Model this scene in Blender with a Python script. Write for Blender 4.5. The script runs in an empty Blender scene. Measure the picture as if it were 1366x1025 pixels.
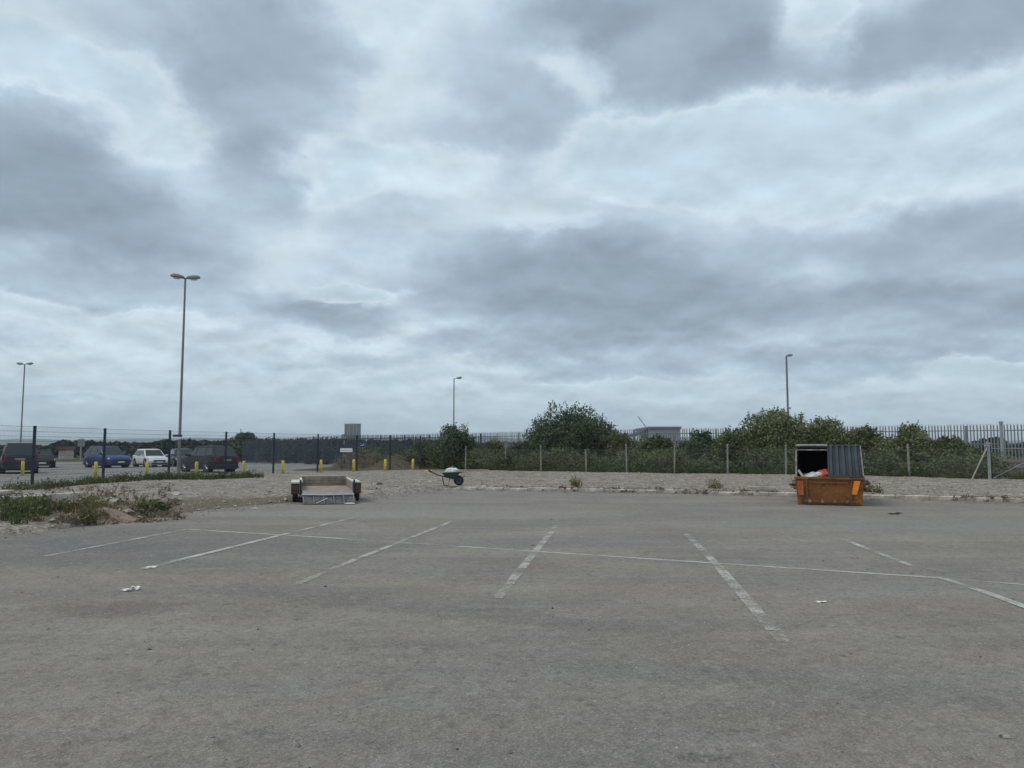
import bpy, bmesh, math, random
import numpy as np
from mathutils import Vector, Matrix, noise

rnd = random.Random(7)
R = math.radians
scene = bpy.context.scene
col = scene.collection

# ------------------------------------------------------------------ camera
CAM_H = 1.5
FOC = 1032.0
PITCH = math.atan(86.5 / FOC)
cd = bpy.data.cameras.new('camera')
cam = bpy.data.objects.new('camera', cd)
col.objects.link(cam)
cd.sensor_width = 36
cd.lens = 36 * FOC / 1366
cd.clip_start = 0.05
cd.clip_end = 9000
cam.location = (0, 0, CAM_H)
cam.rotation_euler = (math.pi / 2 + PITCH, 0, 0)
scene.camera = cam
scene.view_settings.view_transform = 'Standard'
scene.view_settings.look = 'None'
scene.view_settings.gamma = 1
scene.view_settings.use_curve_mapping = False
scene.view_settings.exposure = 0.0
scene.render.engine = 'CYCLES'
scene.cycles.max_bounces = 6
scene.cycles.diffuse_bounces = 3
scene.cycles.glossy_bounces = 3
scene.cycles.transparent_max_bounces = 16
scene.cycles.volume_bounces = 0


def ray(px, py):
    dx = (px - 683) / FOC
    dy = -(py - 512.5) / FOC
    return dx, math.cos(PITCH) - math.sin(PITCH) * dy, math.sin(PITCH) + math.cos(PITCH) * dy


def G(px, py, h=0.0):            # where a sight line meets level ground
    x, y, z = ray(px, py)
    t = (h - CAM_H) / z
    return Vector((x * t, y * t, h))


def AT(px, py, Y):               # point at depth Y
    x, y, z = ray(px, py)
    t = Y / y
    return Vector((x * t, Y, CAM_H + z * t))


# ------------------------------------------------------------------ sky (world)
SUN_EL, SUN_ROT = R(58), R(-105)
world = bpy.data.worlds.new('World')
scene.world = world
world.use_nodes = True
wt = world.node_tree
wt.nodes.clear()


def N(tree, typ, **kw):
    n = tree.nodes.new(typ)
    for k, v in kw.items():
        if k.startswith('i_'):
            key = k[2:]
            key = int(key) if key.isdigit() else key.replace('_', ' ')
            n.inputs[key].default_value = v
        else:
            setattr(n, k, v)
    return n


def build_world():
    L = wt.links.new
    out = N(wt, 'ShaderNodeOutputWorld')
    bg = N(wt, 'ShaderNodeBackground')
    L(bg.outputs[0], out.inputs[0])
    tc = N(wt, 'ShaderNodeTexCoord')
    sep = N(wt, 'ShaderNodeSeparateXYZ')
    L(tc.outputs['Generated'], sep.inputs[0])

    def M(op, a, b=None, clamp=False):
        n = N(wt, 'ShaderNodeMath', operation=op, use_clamp=clamp)
        for i, v in enumerate((a, b)):
            if v is None:
                continue
            if isinstance(v, (int, float)):
                n.inputs[i].default_value = v
            else:
                L(v, n.inputs[i])
        return n.outputs[0]
    sx, sy, sz = sep.outputs
    az = M('MULTIPLY', M('ARCTAN2', sx, sy), 57.2958)
    el = M('MULTIPLY', M('ARCSINE', sz), 57.2958)
    # cloud layer coordinates: a flat deck seen in perspective
    zz = M('ADD', M('MAXIMUM', sz, 0.0), 0.36)
    cx = M('DIVIDE', sx, zz)
    cy = M('DIVIDE', sy, zz)
    cc = N(wt, 'ShaderNodeCombineXYZ')
    L(cx, cc.inputs[0]); L(cy, cc.inputs[1])

    def noisetex(scale, detail, rough, off=(0, 0, 0), dist=0.0, vec=None):
        mp = N(wt, 'ShaderNodeMapping')
        mp.inputs['Location'].default_value = off
        L(vec or cc.outputs[0], mp.inputs[0])
        n = N(wt, 'ShaderNodeTexNoise')
        n.inputs['Scale'].default_value = scale
        n.inputs['Detail'].default_value = detail
        n.inputs['Roughness'].default_value = rough
        n.inputs['Distortion'].default_value = dist
        L(mp.outputs[0], n.inputs['Vector'])
        return n
    ae = N(wt, 'ShaderNodeCombineXYZ')
    L(az, ae.inputs[0]); L(el, ae.inputs[1])
    # domain warp for the edges of the cloud masses
    wn = noisetex(3.4, 8, 0.60, (3.1, 1.7, 0))
    wsub = N(wt, 'ShaderNodeVectorMath', operation='SUBTRACT')
    L(wn.outputs['Color'], wsub.inputs[0]); wsub.inputs[1].default_value = (0.5, 0.5, 0.5)
    wsc = N(wt, 'ShaderNodeVectorMath', operation='MULTIPLY')
    L(wsub.outputs[0], wsc.inputs[0])
    wamp = N(wt, 'ShaderNodeMapRange')
    L(el, wamp.inputs[0])
    wamp.inputs[1].default_value = 2; wamp.inputs[2].default_value = 25
    wamp.inputs[3].default_value = 4; wamp.inputs[4].default_value = 13
    wv = N(wt, 'ShaderNodeCombineXYZ')
    L(M('MULTIPLY', wamp.outputs[0], 1.1), wv.inputs[0]); L(M('MULTIPLY', wamp.outputs[0], .8), wv.inputs[1])
    L(wv.outputs[0], wsc.inputs[1])
    wadd = N(wt, 'ShaderNodeVectorMath', operation='ADD')
    L(ae.outputs[0], wadd.inputs[0]); L(wsc.outputs[0], wadd.inputs[1])
    # cloud masses: (px, py, rx, ry, weight)  weight > 0 heavier cloud
    masses = [
        (350, 110, 110, 95, .62), (330, 240, 70, 70, .40), (300, 30, 160, 40, .25),
        (40, 180, 130, 80, .62), (95, 292, 150, 42, .80), (20, 235, 120, 60, .45),
        (120, 372, 190, 38, .42), (230, 345, 90, 30, .2),
        (680, 150, 75, 75, .45), (560, 200, 60, 60, .25), (600, 60, 60, 50, .2),
        (890, 40, 150, 90, .78), (1010, 95, 90, 45, .45), (760, 10, 100, 35, .45),
        (1270, 35, 150, 55, .80), (1125, 155, 35, 15, .3),
        (780, 385, 220, 62, .85), (900, 412, 230, 42, .55), (880, 320, 240, 42, .35), (640, 350, 80, 40, .25),
        (1320, 340, 150, 85, .62), (1230, 415, 170, 36, .45), (1130, 300, 110, 40, .2),
        (690, 462, 150, 17, .50), (900, 478, 210, 24, .50), (1250, 470, 160, 16, .38),
        (455, 424, 88, 24, .78), (390, 400, 60, 20, .3), (560, 300, 120, 30, .15), (200, 428, 60, 8, .35),
        (130, 535, 80, 6, .2), (1110, 500, 110, 16, .35), (760, 505, 90, 10, .25), (500, 478, 90, 9, .2),
        (90, 85, 120, 34, -.75), (190, 150, 100, 38, -.45), (430, 215, 60, 40, -.55), (560, 215, 110, 26, -.4),
        (760, 75, 55, 45, -.55), (1085, 25, 55, 50, -.6), (920, 195, 190, 50, -.65), (1200, 190, 240, 70, -.6),
        (480, 388, 60, 14, -.8), (70, 412, 190, 13, -.5), (500, 440, 60, 30, -.1), (770, 290, 90, 14, -.25),
        (870, 522, 70, 11, -.5), (1340, 497, 70, 13, -.55), (1160, 478, 40, 9, -.3), (600, 500, 70, 12, -.3),
        (170, 528, 60, 7, -.4), (460, 505, 70, 8, -.25), (700, 520, 70, 9, -.4), (380, 525, 60, 7, -.35), (1250, 520, 80, 9, -.2),
    ]
    acc = None
    for px, py, rx, ry, w in masses:
        x, y, z = ray(px, py)
        a = math.degrees(math.atan2(x, y))
        e = math.degrees(math.asin(z / math.sqrt(x * x + y * y + z * z)))
        k = 57.3 / FOC
        mp = N(wt, 'ShaderNodeMapping', vector_type='TEXTURE')
        mp.inputs['Location'].default_value = (a, e, 0)
        mp.inputs['Scale'].default_value = (rx * k * 1.35, ry * k * 1.35, 1)
        L(wadd.outputs[0], mp.inputs[0])
        ln = N(wt, 'ShaderNodeVectorMath', operation='LENGTH')
        L(mp.outputs[0], ln.inputs[0])
        mr = N(wt, 'ShaderNodeMapRange', interpolation_type='SMOOTHSTEP')
        L(ln.outputs['Value'], mr.inputs[0])
        mr.inputs[1].default_value = 1.08; mr.inputs[2].default_value = 0.38
        mr.inputs[3].default_value = 0; mr.inputs[4].default_value = w
        acc = mr.outputs[0] if acc is None else M('ADD', acc, mr.outputs[0])
    n1 = noisetex(2.9, 9, 0.58, (0.4, 8.2, 0), .15)
    n3 = noisetex(0.8, 4, 0.5, (9.4, 4.2, 0))
    # heaped lumps, brighter on their upper sides
    up = N(wt, 'ShaderNodeVectorMath', operation='SCALE')
    L(cc.outputs[0], up.inputs[0]); up.inputs['Scale'].default_value = .965
    b1 = noisetex(4.8, 8, 0.58, (5.4, 2.2, 0), .1)
    b2 = noisetex(4.8, 8, 0.58, (5.4, 2.2, 0), .1, up.outputs[0])
    relief = M('SUBTRACT', b2.outputs[0], b1.outputs[0])
    # banked cumulus seen edge-on low down
    lowc = N(wt, 'ShaderNodeCombineXYZ')
    L(M('MULTIPLY', az, .17), lowc.inputs[0]); L(M('MULTIPLY', el, .40), lowc.inputs[1])
    n4 = noisetex(1.0, 8, .60, (2.2, 7.1, 0), .2, lowc.outputs[0])
    lup = N(wt, 'ShaderNodeVectorMath', operation='ADD')
    L(lowc.outputs[0], lup.inputs[0]); lup.inputs[1].default_value = (0, .16, 0)
    n5 = noisetex(1.0, 8, .60, (2.2, 7.1, 0), .2, lup.outputs[0])
    lowm = N(wt, 'ShaderNodeMapRange', interpolation_type='SMOOTHSTEP')
    L(el, lowm.inputs[0])
    lowm.inputs[1].default_value = 16; lowm.inputs[2].default_value = 4
    lowm.inputs[3].default_value = .0; lowm.inputs[4].default_value = 1.0
    d = M('ADD', M('MULTIPLY', acc, 0.54), 0.335)
    d = M('ADD', d, M('MULTIPLY', M('SUBTRACT', n1.outputs[0], .5), 0.72))
    d = M('ADD', d, M('MULTIPLY', M('SUBTRACT', b1.outputs[0], .5), 0.45))
    d = M('ADD', d, M('MULTIPLY', M('SUBTRACT', n3.outputs[0], .5), 0.15))
    d = M('ADD', d, M('MULTIPLY', M('MULTIPLY', M('SUBTRACT', n4.outputs[0], .5), lowm.outputs[0]), .7))
    rl = M('ADD', relief, M('MULTIPLY', M('SUBTRACT', n5.outputs[0], n4.outputs[0]), M('MULTIPLY', lowm.outputs[0], -.8)))
    ramp = N(wt, 'ShaderNodeValToRGB')
    cr = ramp.color_ramp
    cr.interpolation = 'B_SPLINE'
    cr.elements[0].position = 0.0
    cr.elements[0].color = (.56, .70, .80, 1)
    cr.elements[1].position = 1.0
    cr.elements[1].color = (.285, .36, .435, 1)
    for p, c in ((.20, (.62, .755, .85, 1)), (.30, (.68, .80, .88, 1)), (.42, (.55, .67, .775, 1)), (.58, (.44, .55, .66, 1)), (.78, (.355, .44, .535, 1))):
        e = cr.elements.new(p)
        e.color = c
    L(d, ramp.inputs[0])
    # light on the lumps
    lit = M('ADD', M('MULTIPLY', rl, -.75), 1.0)
    lsc = N(wt, 'ShaderNodeVectorMath', operation='SCALE')
    L(ramp.outputs[0], lsc.inputs[0]); L(lit, lsc.inputs['Scale'])
    # the air near the horizon evens things out
    hz = N(wt, 'ShaderNodeMapRange', interpolation_type='SMOOTHSTEP')
    L(el, hz.inputs[0])
    hz.inputs[1].default_value = -0.5; hz.inputs[2].default_value = 8.5
    hz.inputs[3].default_value = 0.60; hz.inputs[4].default_value = 0.0
    mx = N(wt, 'ShaderNodeMix', data_type='RGBA')
    L(hz.outputs[0], mx.inputs[0])
    L(lsc.outputs[0], mx.inputs[6])
    mx.inputs[7].default_value = (.395, .525, .62, 1)
    # open-air component under the cloud deck
    sky = N(wt, 'ShaderNodeTexSky', sky_type='NISHITA')
    sky.sun_disc = False
    sky.sun_elevation = SUN_EL
    sky.sun_rotation = SUN_ROT
    sky.air_density = 1.0
    sky.dust_density = 2.5
    sk = N(wt, 'ShaderNodeMix', data_type='RGBA')
    sk.inputs[0].default_value = 0.06
    sc = N(wt, 'ShaderNodeVectorMath', operation='SCALE')
    L(mx.outputs[2], sc.inputs[0]); sc.inputs['Scale'].default_value = 10.0
    L(sc.outputs[0], sk.inputs[6])
    L(sky.outputs[0], sk.inputs[7])
    L(sk.outputs[2], bg.inputs[0])
    bg.inputs[1].default_value = 0.1


build_world()
world.cycles.sampling_method = 'MANUAL'
world.cycles.sample_map_resolution = 512

sd = bpy.data.lights.new('sun', 'SUN')
sd.energy = 1.45
sd.angle = R(25)
sd.color = (1, .91, .78)
sun = bpy.data.objects.new('sun', sd)
col.objects.link(sun)
sv = Vector((math.sin(SUN_ROT) * math.cos(SUN_EL), math.cos(SUN_ROT) * math.cos(SUN_EL), math.sin(SUN_EL)))
sun.rotation_euler = sv.to_track_quat('Z', 'Y').to_euler()


# ------------------------------------------------------------------ helpers
class MB:
    def __init__(s):
        s.v = []
        s.f = []

    def box(s, c, size, rz=0.0, M=None):
        hx, hy, hz = size[0] / 2, size[1] / 2, size[2] / 2
        b = len(s.v)
        ca, sa = math.cos(rz), math.sin(rz)
        for x, y, z in ((-1, -1, -1), (1, -1, -1), (1, 1, -1), (-1, 1, -1), (-1, -1, 1), (1, -1, 1), (1, 1, 1), (-1, 1, 1)):
            p = Vector((x * hx, y * hy, z * hz))
            p = Vector((p.x * ca - p.y * sa, p.x * sa + p.y * ca, p.z))
            if M:
                p = M @ p
            s.v.append(tuple(p + Vector(c)))
        for q in ((3, 2, 1, 0), (4, 5, 6, 7), (0, 1, 5, 4), (1, 2, 6, 5), (2, 3, 7, 6), (3, 0, 4, 7)):
            s.f.append(tuple(b + i for i in q))
        return s

    def hexa(s, pts):            # 4 bottom + 4 top
        b = len(s.v)
        s.v += [tuple(p) for p in pts]
        for q in ((3, 2, 1, 0), (4, 5, 6, 7), (0, 1, 5, 4), (1, 2, 6, 5), (2, 3, 7, 6), (3, 0, 4, 7)):
            s.f.append(tuple(b + i for i in q))
        return s

    def poly(s, pts):
        b = len(s.v)
        s.v += [tuple(p) for p in pts]
        s.f.append(tuple(range(b, b + len(pts))))
        return s

    def slab(s, pts, off):       # polygon given thickness along off
        n = len(pts)
        b = len(s.v)
        off = Vector(off)
        s.v += [tuple(Vector(p)) for p in pts] + [tuple(Vector(p) + off) for p in pts]
        s.f.append(tuple(reversed(range(b, b + n))))
        s.f.append(tuple(range(b + n, b + 2 * n)))
        for i in range(n):
            j = (i + 1) % n
            s.f.append((b + i, b + j, b + n + j, b + n + i))
        return s

    def tube(s, pts, r, n=6, cap=True):
        pts = [Vector(p) for p in pts]
        rs = r if isinstance(r, (list, tuple)) else [r] * len(pts)
        b = len(s.v)
        for i, p in enumerate(pts):
            d = (pts[min(i + 1, len(pts) - 1)] - pts[max(i - 1, 0)]).normalized()
            a = Vector((0, 0, 1)) if abs(d.z) < .9 else Vector((1, 0, 0))
            u = d.cross(a).normalized()
            w = d.cross(u)
            for k in range(n):
                t = 2 * math.pi * k / n
                s.v.append(tuple(p + (u * math.cos(t) + w * math.sin(t)) * rs[i]))
        for i in range(len(pts) - 1):
            for k in range(n):
                a0 = b + i * n + k
                a1 = b + i * n + (k + 1) % n
                s.f.append((a0, a1, a1 + n, a0 + n))
        if cap:
            s.f.append(tuple(reversed(range(b, b + n))))
            e = b + (len(pts) - 1) * n
            s.f.append(tuple(range(e, e + n)))
        return s

    def lathe(s, prof, n=20, axis='Z', c=(0, 0, 0)):      # prof: (r, h)
        b = len(s.v)
        for r, h in prof:
            for k in range(n):
                t = 2 * math.pi * k / n
                a, d = r * math.cos(t), r * math.sin(t)
                p = (a, d, h) if axis == 'Z' else ((a, h, d) if axis == 'Y' else (h, a, d))
                s.v.append((p[0] + c[0], p[1] + c[1], p[2] + c[2]))
        for i in range(len(prof) - 1):
            for k in range(n):
                a0 = b + i * n + k
                a1 = b + i * n + (k + 1) % n
                s.f.append((a0, a1, a1 + n, a0 + n))
        return s

    def mesh(s, name, mat, smooth=False, bevel=0.0):
        me = bpy.data.meshes.new(name)
        me.from_pydata(s.v, [], s.f)
        bm = bmesh.new()
        bm.from_mesh(me)
        bmesh.ops.recalc_face_normals(bm, faces=bm.faces)
        if bevel:
            bmesh.ops.bevel(bm, geom=bm.edges[:], offset=bevel, segments=1, affect='EDGES', clamp_overlap=True)
        bm.to_mesh(me)
        bm.free()
        if smooth:
            for p in me.polygons:
                p.use_smooth = True
        if mat:
            me.materials.append(mat)
        return me


def obj(name, data, parent=None, loc=None):
    o = bpy.data.objects.new(name, data)
    col.objects.link(o)
    if parent:
        o.parent = parent
    if loc:
        o.location = loc
    return o


def part(name, mb, mat, parent=None, smooth=False, bevel=0.0, loc=None):
    return obj(name, mb.mesh(name, mat, smooth, bevel), parent, loc)


def empty(name, loc=(0, 0, 0), rz=0.0):
    o = obj(name, None)
    o.location = loc
    o.rotation_euler = (0, 0, rz)
    o.empty_display_size = .3
    return o


def tag(o, label=None, cat=None, group=None, kind=None):
    if label: o['label'] = label
    if cat: o['category'] = cat
    if group: o['group'] = group
    if kind: o['kind'] = kind
    return o


def copy_tree(o, parent=None):
    c = o.copy()
    col.objects.link(c)
    if parent:
        c.parent = parent
    for ch in list(o.children):
        copy_tree(ch, c)
    return c


MATS = {}


def mat(name, base, rough=.8, metal=0.0, var=.12, scale=6.0, bump=.0, bscale=60.0, base2=None, island=0.0, spec=.5, coat=0.0, detail=5, trans=0.0, emit=None):
    """principled material; colour drifts between base and base2 with noise; fine bump"""
    if name in MATS:
        return MATS[name]
    m = bpy.data.materials.new(name)
    m.use_nodes = True
    t = m.node_tree
    L = t.links.new
    b = t.nodes['Principled BSDF']
    b.inputs['Roughness'].default_value = rough
    b.inputs['Metallic'].default_value = metal
    b.inputs['Specular IOR Level'].default_value = spec
    if coat:
        b.inputs['Coat Weight'].default_value = coat
        b.inputs['Coat Roughness'].default_value = .08
    tc = N(t, 'ShaderNodeTexCoord')
    nz = N(t, 'ShaderNodeTexNoise')
    nz.inputs['Scale'].default_value = scale
    nz.inputs['Detail'].default_value = detail
    nz.inputs['Roughness'].default_value = .65
    L(tc.outputs['Object'], nz.inputs['Vector'])
    c1 = tuple(x * (1 - var) for x in base) + (1,)
    c2 = tuple(min(1, x * (1 + var)) for x in (base2 or base)) + (1,)
    mr = N(t, 'ShaderNodeMapRange')
    mr.inputs[1].default_value = .32; mr.inputs[2].default_value = .68
    L(nz.outputs[0], mr.inputs[0])
    mx = N(t, 'ShaderNodeMix', data_type='RGBA')
    L(mr.outputs[0], mx.inputs[0])
    mx.inputs[6].default_value = c1
    mx.inputs[7].default_value = c2
    outc = mx.outputs[2]
    if island:
        g = N(t, 'ShaderNodeNewGeometry')
        hs = N(t, 'ShaderNodeHueSaturation')
        L(outc, hs.inputs['Color'])
        ma = N(t, 'ShaderNodeMapRange')
        ma.inputs[3].default_value = 1 - island
        ma.inputs[4].default_value = 1 + island
        L(g.outputs['Random Per Island'], ma.inputs[0])
        L(ma.outputs[0], hs.inputs['Value'])
        mh = N(t, 'ShaderNodeMath', operation='MULTIPLY_ADD')
        L(g.outputs['Random Per Island'], mh.inputs[0])
        mh.inputs[1].default_value = -.05 * (1 if trans else .3)
        mh.inputs[2].default_value = .5 + .02 * (1 if trans else .3)
        L(mh.outputs[0], hs.inputs['Hue'])
        outc = hs.outputs[0]
    L(outc, b.inputs['Base Color'])
    if bump:
        n2 = N(t, 'ShaderNodeTexNoise')
        n2.inputs['Scale'].default_value = bscale
        n2.inputs['Detail'].default_value = 4
        L(tc.outputs['Object'], n2.inputs['Vector'])
        bp = N(t, 'ShaderNodeBump')
        bp.inputs['Strength'].default_value = bump
        bp.inputs['Distance'].default_value = .02
        L(n2.outputs[0], bp.inputs['Height'])
        L(bp.outputs[0], b.inputs['Normal'])
    if trans:
        tr = N(t, 'ShaderNodeBsdfTranslucent')
        L(outc, tr.inputs[0])
        ms = N(t, 'ShaderNodeMixShader')
        ms.inputs[0].default_value = trans
        o = t.nodes['Material Output']
        L(b.outputs[0], ms.inputs[1]); L(tr.outputs[0], ms.inputs[2])
        L(ms.outputs[0], o.inputs[0])
    MATS[name] = m
    return m


# ------------------------------------------------------------------ ground materials
def asphalt_material():
    m = bpy.data.materials.new('worn_asphalt')
    m.use_nodes = True
    t = m.node_tree
    L = t.links.new
    b = t.nodes['Principled BSDF']
    b.inputs['Roughness'].default_value = .93
    b.inputs['Specular IOR Level'].default_value = .25
    tc = N(t, 'ShaderNodeTexCoord')
    O = tc.outputs['Object']

    def nz(scale, detail=5, rough=.6, vec=None, dist=0):
        n = N(t, 'ShaderNodeTexNoise')
        n.inputs['Scale'].default_value = scale
        n.inputs['Detail'].default_value = detail
        n.inputs['Roughness'].default_value = rough
        n.inputs['Distortion'].default_value = dist
        L(vec or O, n.inputs['Vector'])
        return n.outputs[0]

    def rng(src, a, b_, c=0., d=1., smooth=False):
        n = N(t, 'ShaderNodeMapRange')
        if smooth: n.interpolation_type = 'SMOOTHSTEP'
        n.inputs[1].default_value = a; n.inputs[2].default_value = b_
        n.inputs[3].default_value = c; n.inputs[4].default_value = d
        L(src, n.inputs[0])
        return n.outputs[0]

    def mix(f, a, bcol, mode='MIX'):
        n = N(t, 'ShaderNodeMix', data_type='RGBA', blend_type=mode)
        if isinstance(f, float): n.inputs[0].default_value = f
        else: L(f, n.inputs[0])
        for i, v in ((6, a), (7, bcol)):
            if isinstance(v, tuple): n.inputs[i].default_value = v + (1,)
            else: L(v, n.inputs[i])
        return n.outputs[2]
    c = mix(rng(nz(.55, 6, .6, dist=.3), .35, .65), (.190, .160, .129), (.286, .246, .199))
    # broad worn streaks
    mp = N(t, 'ShaderNodeMapping')
    mp.inputs['Rotation'].default_value = (0, 0, R(27))
    mp.inputs['Scale'].default_value = (.22, 1.0, 1)
    L(O, mp.inputs[0])
    c = mix(rng(nz(.75, 5, .6, mp.outputs[0]), .42, .66, 0, .70), c, (.155, .150, .143))
    mp2 = N(t, 'ShaderNodeMapping')
    mp2.inputs['Rotation'].default_value = (0, 0, R(-8))
    mp2.inputs['Scale'].default_value = (.12, 1.6, 1)
    L(O, mp2.inputs[0])
    c = mix(rng(nz(1.1, 6, .65, mp2.outputs[0]), .50, .70, 0, .6), c, (.30, .288, .268))
    # reddish dust and the darker patch at left; brown oily stains
    c = mix(rng(nz(.8, 6, .7, dist=.5), .54, .74, 0, .6), c, (.215, .150, .125))
    c = mix(rng(nz(17, 7, .8), .40, .66, 0, .45), c, (.115, .11, .10))

    def spot(cx, cy, rx, ry, rot=0):
        mpp = N(t, 'ShaderNodeMapping', vector_type='TEXTURE')
        mpp.inputs['Location'].default_value = (cx, cy, 0)
        mpp.inputs['Rotation'].default_value = (0, 0, rot)
        mpp.inputs['Scale'].default_value = (rx, ry, 1)
        L(O, mpp.inputs[0])
        nn = N(t, 'ShaderNodeTexNoise')
        nn.inputs['Scale'].default_value = 1.6
        nn.inputs['Detail'].default_value = 6
        nn.inputs['Roughness'].default_value = .7
        L(O, nn.inputs['Vector'])
        ln = N(t, 'ShaderNodeVectorMath', operation='LENGTH')
        L(mpp.outputs[0], ln.inputs[0])
        a = N(t, 'ShaderNodeMath', operation='MULTIPLY_ADD')
        L(nn.outputs[0], a.inputs[0]); a.inputs[1].default_value = 1.6
        L(ln.outputs['Value'], a.inputs[2])
        return rng(a.outputs[0], 1.95, 1.30, 0, 1, True)
    # patch of newer dark surfacing (left), faint darker trail, brown stain
    for px, py, rx, ry, rot, colr, f in (
            (240, 722, 4.6, 1.7, R(-25), (.115, .115, .115), .62),
            (90, 735, 3.4, 1.3, R(-25), (.105, .106, .108), .60),
            (560, 812, 3.4, .34, R(-24), (.125, .115, .100), .55),
            (840, 890, 2.6, .30, R(-20), (.13, .125, .118), .30),
            (150, 812, .75, .42, 0, (.135, .095, .070), .62),
            (700, 708, .45, .12, 0, (.15, .09, .075), .6),
            (940, 1012, .16, .05, 0, (.075, .07, .062), .7),
            (1010, 870, .9, .5, 0, (.22, .150, .12), .28),
            (920, 790, 1.4, .7, R(-20), (.22, .155, .125), .30),
            (1240, 930, .8, .3, 0, (.12, .115, .11), .4),
            (1200, 700, 5, 1.5, 0, (.22, .21, .20), .5),
            (560, 685, 6, 1.4, 0, (.27, .255, .24), .5)):
        g = G(px, py)
        s = spot(g.x, g.y, rx, ry, rot)
        mm = N(t, 'ShaderNodeMath', operation='MULTIPLY')
        L(s, mm.inputs[0]); mm.inputs[1].default_value = f
        c = mix(mm.outputs[0], c, colr)
    # hairline cracks, broken up so only lengths of them show
    wv = N(t, 'ShaderNodeTexNoise'); wv.inputs['Scale'].default_value = 1.3; wv.inputs['Detail'].default_value = 6
    L(O, wv.inputs['Vector'])
    wm_ = N(t, 'ShaderNodeVectorMath', operation='MULTIPLY_ADD')
    L(wv.outputs['Color'], wm_.inputs[0]); wm_.inputs[1].default_value = (.9, .9, 0); L(O, wm_.inputs[2])
    ck = N(t, 'ShaderNodeTexVoronoi', feature='DISTANCE_TO_EDGE')
    ck.inputs['Scale'].default_value = .33
    L(wm_.outputs[0], ck.inputs['Vector'])
    ckm = N(t, 'ShaderNodeMath', operation='MULTIPLY')
    L(rng(ck.outputs['Distance'], .0035, .0012, 0, .40), ckm.inputs[0]); L(rng(nz(.5, 3), .50, .58, 0, 1), ckm.inputs[1])
    c = mix(ckm.outputs[0], c, (.06, .055, .05))
    # scattered small drips and tar spots
    dv = N(t, 'ShaderNodeTexVoronoi'); dv.inputs['Scale'].default_value = 2.3
    L(O, dv.inputs['Vector'])
    c = mix(rng(dv.outputs['Distance'], .055, .03, 0, .42), c, (.075, .07, .064))
    # aggregate: light and dark chippings
    v = N(t, 'ShaderNodeTexVoronoi')
    v.inputs['Scale'].default_value = 85
    L(O, v.inputs['Vector'])
    hv = N(t, 'ShaderNodeSeparateColor')
    L(v.outputs['Color'], hv.inputs[0])
    c = mix(rng(hv.outputs[0], .0, 1., 0, .42), c, mix(hv.outputs[1], (.055, .055, .055), (.44, .43, .40)))
    v2 = N(t, 'ShaderNodeTexVoronoi')
    v2.inputs['Scale'].default_value = 22
    L(O, v2.inputs['Vector'])
    h2 = N(t, 'ShaderNodeSeparateColor')
    L(v2.outputs['Color'], h2.inputs[0])
    c = mix(rng(h2.outputs[0], .80, 1., 0, .40), c, mix(h2.outputs[1], (.04, .04, .04), (.36, .34, .31)))
    c = mix(rng(nz(7, 6, .8), .50, .70, 0, .55), c, (.085, .083, .08))
    c = mix(rng(nz(2.6, 6, .8), .53, .70, 0, .45), c, (.30, .285, .265))
    L(c, b.inputs['Base Color'])
    bp = N(t, 'ShaderNodeBump')
    bp.inputs['Strength'].default_value = .6
    bp.inputs['Distance'].default_value = .012
    ad = N(t, 'ShaderNodeMath', operation='ADD')
    L(nz(60, 6, .7), ad.inputs[0]); L(v.outputs['Distance'], ad.inputs[1])
    L(ad.outputs[0], bp.inputs['Height'])
    L(bp.outputs[0], b.inputs['Normal'])
    return m


def ground_material(name, cols, scale=1.0, stones=True, green=0.0):
    m = bpy.data.materials.new(name)
    m.use_nodes = True
    t = m.node_tree
    L = t.links.new
    b = t.nodes['Principled BSDF']
    b.inputs['Roughness'].default_value = .95
    b.inputs['Specular IOR Level'].default_value = .2
    tc = N(t, 'ShaderNodeTexCoord')
    n = N(t, 'ShaderNodeTexNoise')
    n.inputs['Scale'].default_value = scale
    n.inputs['Detail'].default_value = 10
    n.inputs['Roughness'].default_value = .72
    L(tc.outputs['Object'], n.inputs['Vector'])
    r = N(t, 'ShaderNodeValToRGB')
    r.color_ramp.elements[0].position = .30
    r.color_ramp.elements[1].position = .70
    r.color_ramp.elements[0].color = cols[0] + (1,)
    r.color_ramp.elements[1].color = cols[-1] + (1,)
    for i, c in enumerate(cols[1:-1]):
        e = r.color_ramp.elements.new(.30 + .4 * (i + 1) / (len(cols) - 1))
        e.color = c + (1,)
    L(n.outputs[0], r.inputs[0])
    c = r.outputs[0]
    v = N(t, 'ShaderNodeTexVoronoi')
    v.inputs['Scale'].default_value = 14
    L(tc.outputs['Object'], v.inputs['Vector'])
    if stones:
        h = N(t, 'ShaderNodeSeparateColor')
        L(v.outputs['Color'], h.inputs[0])
        mr = N(t, 'ShaderNodeMapRange')
        mr.inputs[3].default_value = .55; mr.inputs[4].default_value = 1.5
        L(h.outputs[0], mr.inputs[0])
        mx = N(t, 'ShaderNodeVectorMath', operation='SCALE')
        L(c, mx.inputs[0]); L(mr.outputs[0], mx.inputs['Scale'])
        c = mx.outputs[0]
    L(c, b.inputs['Base Color'])
    bp = N(t, 'ShaderNodeBump')
    bp.inputs['Strength'].default_value = .8
    bp.inputs['Distance'].default_value = .05
    L(v.outputs['Distance'], bp.inputs['Height'])
    L(bp.outputs[0], b.inputs['Normal'])
    return m


M_ASPH = asphalt_material()
M_GRAVEL = ground_material('gravel_surface', [(.11, .097, .080), (.225, .20, .172), (.335, .30, .26)], 1.3)


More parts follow.
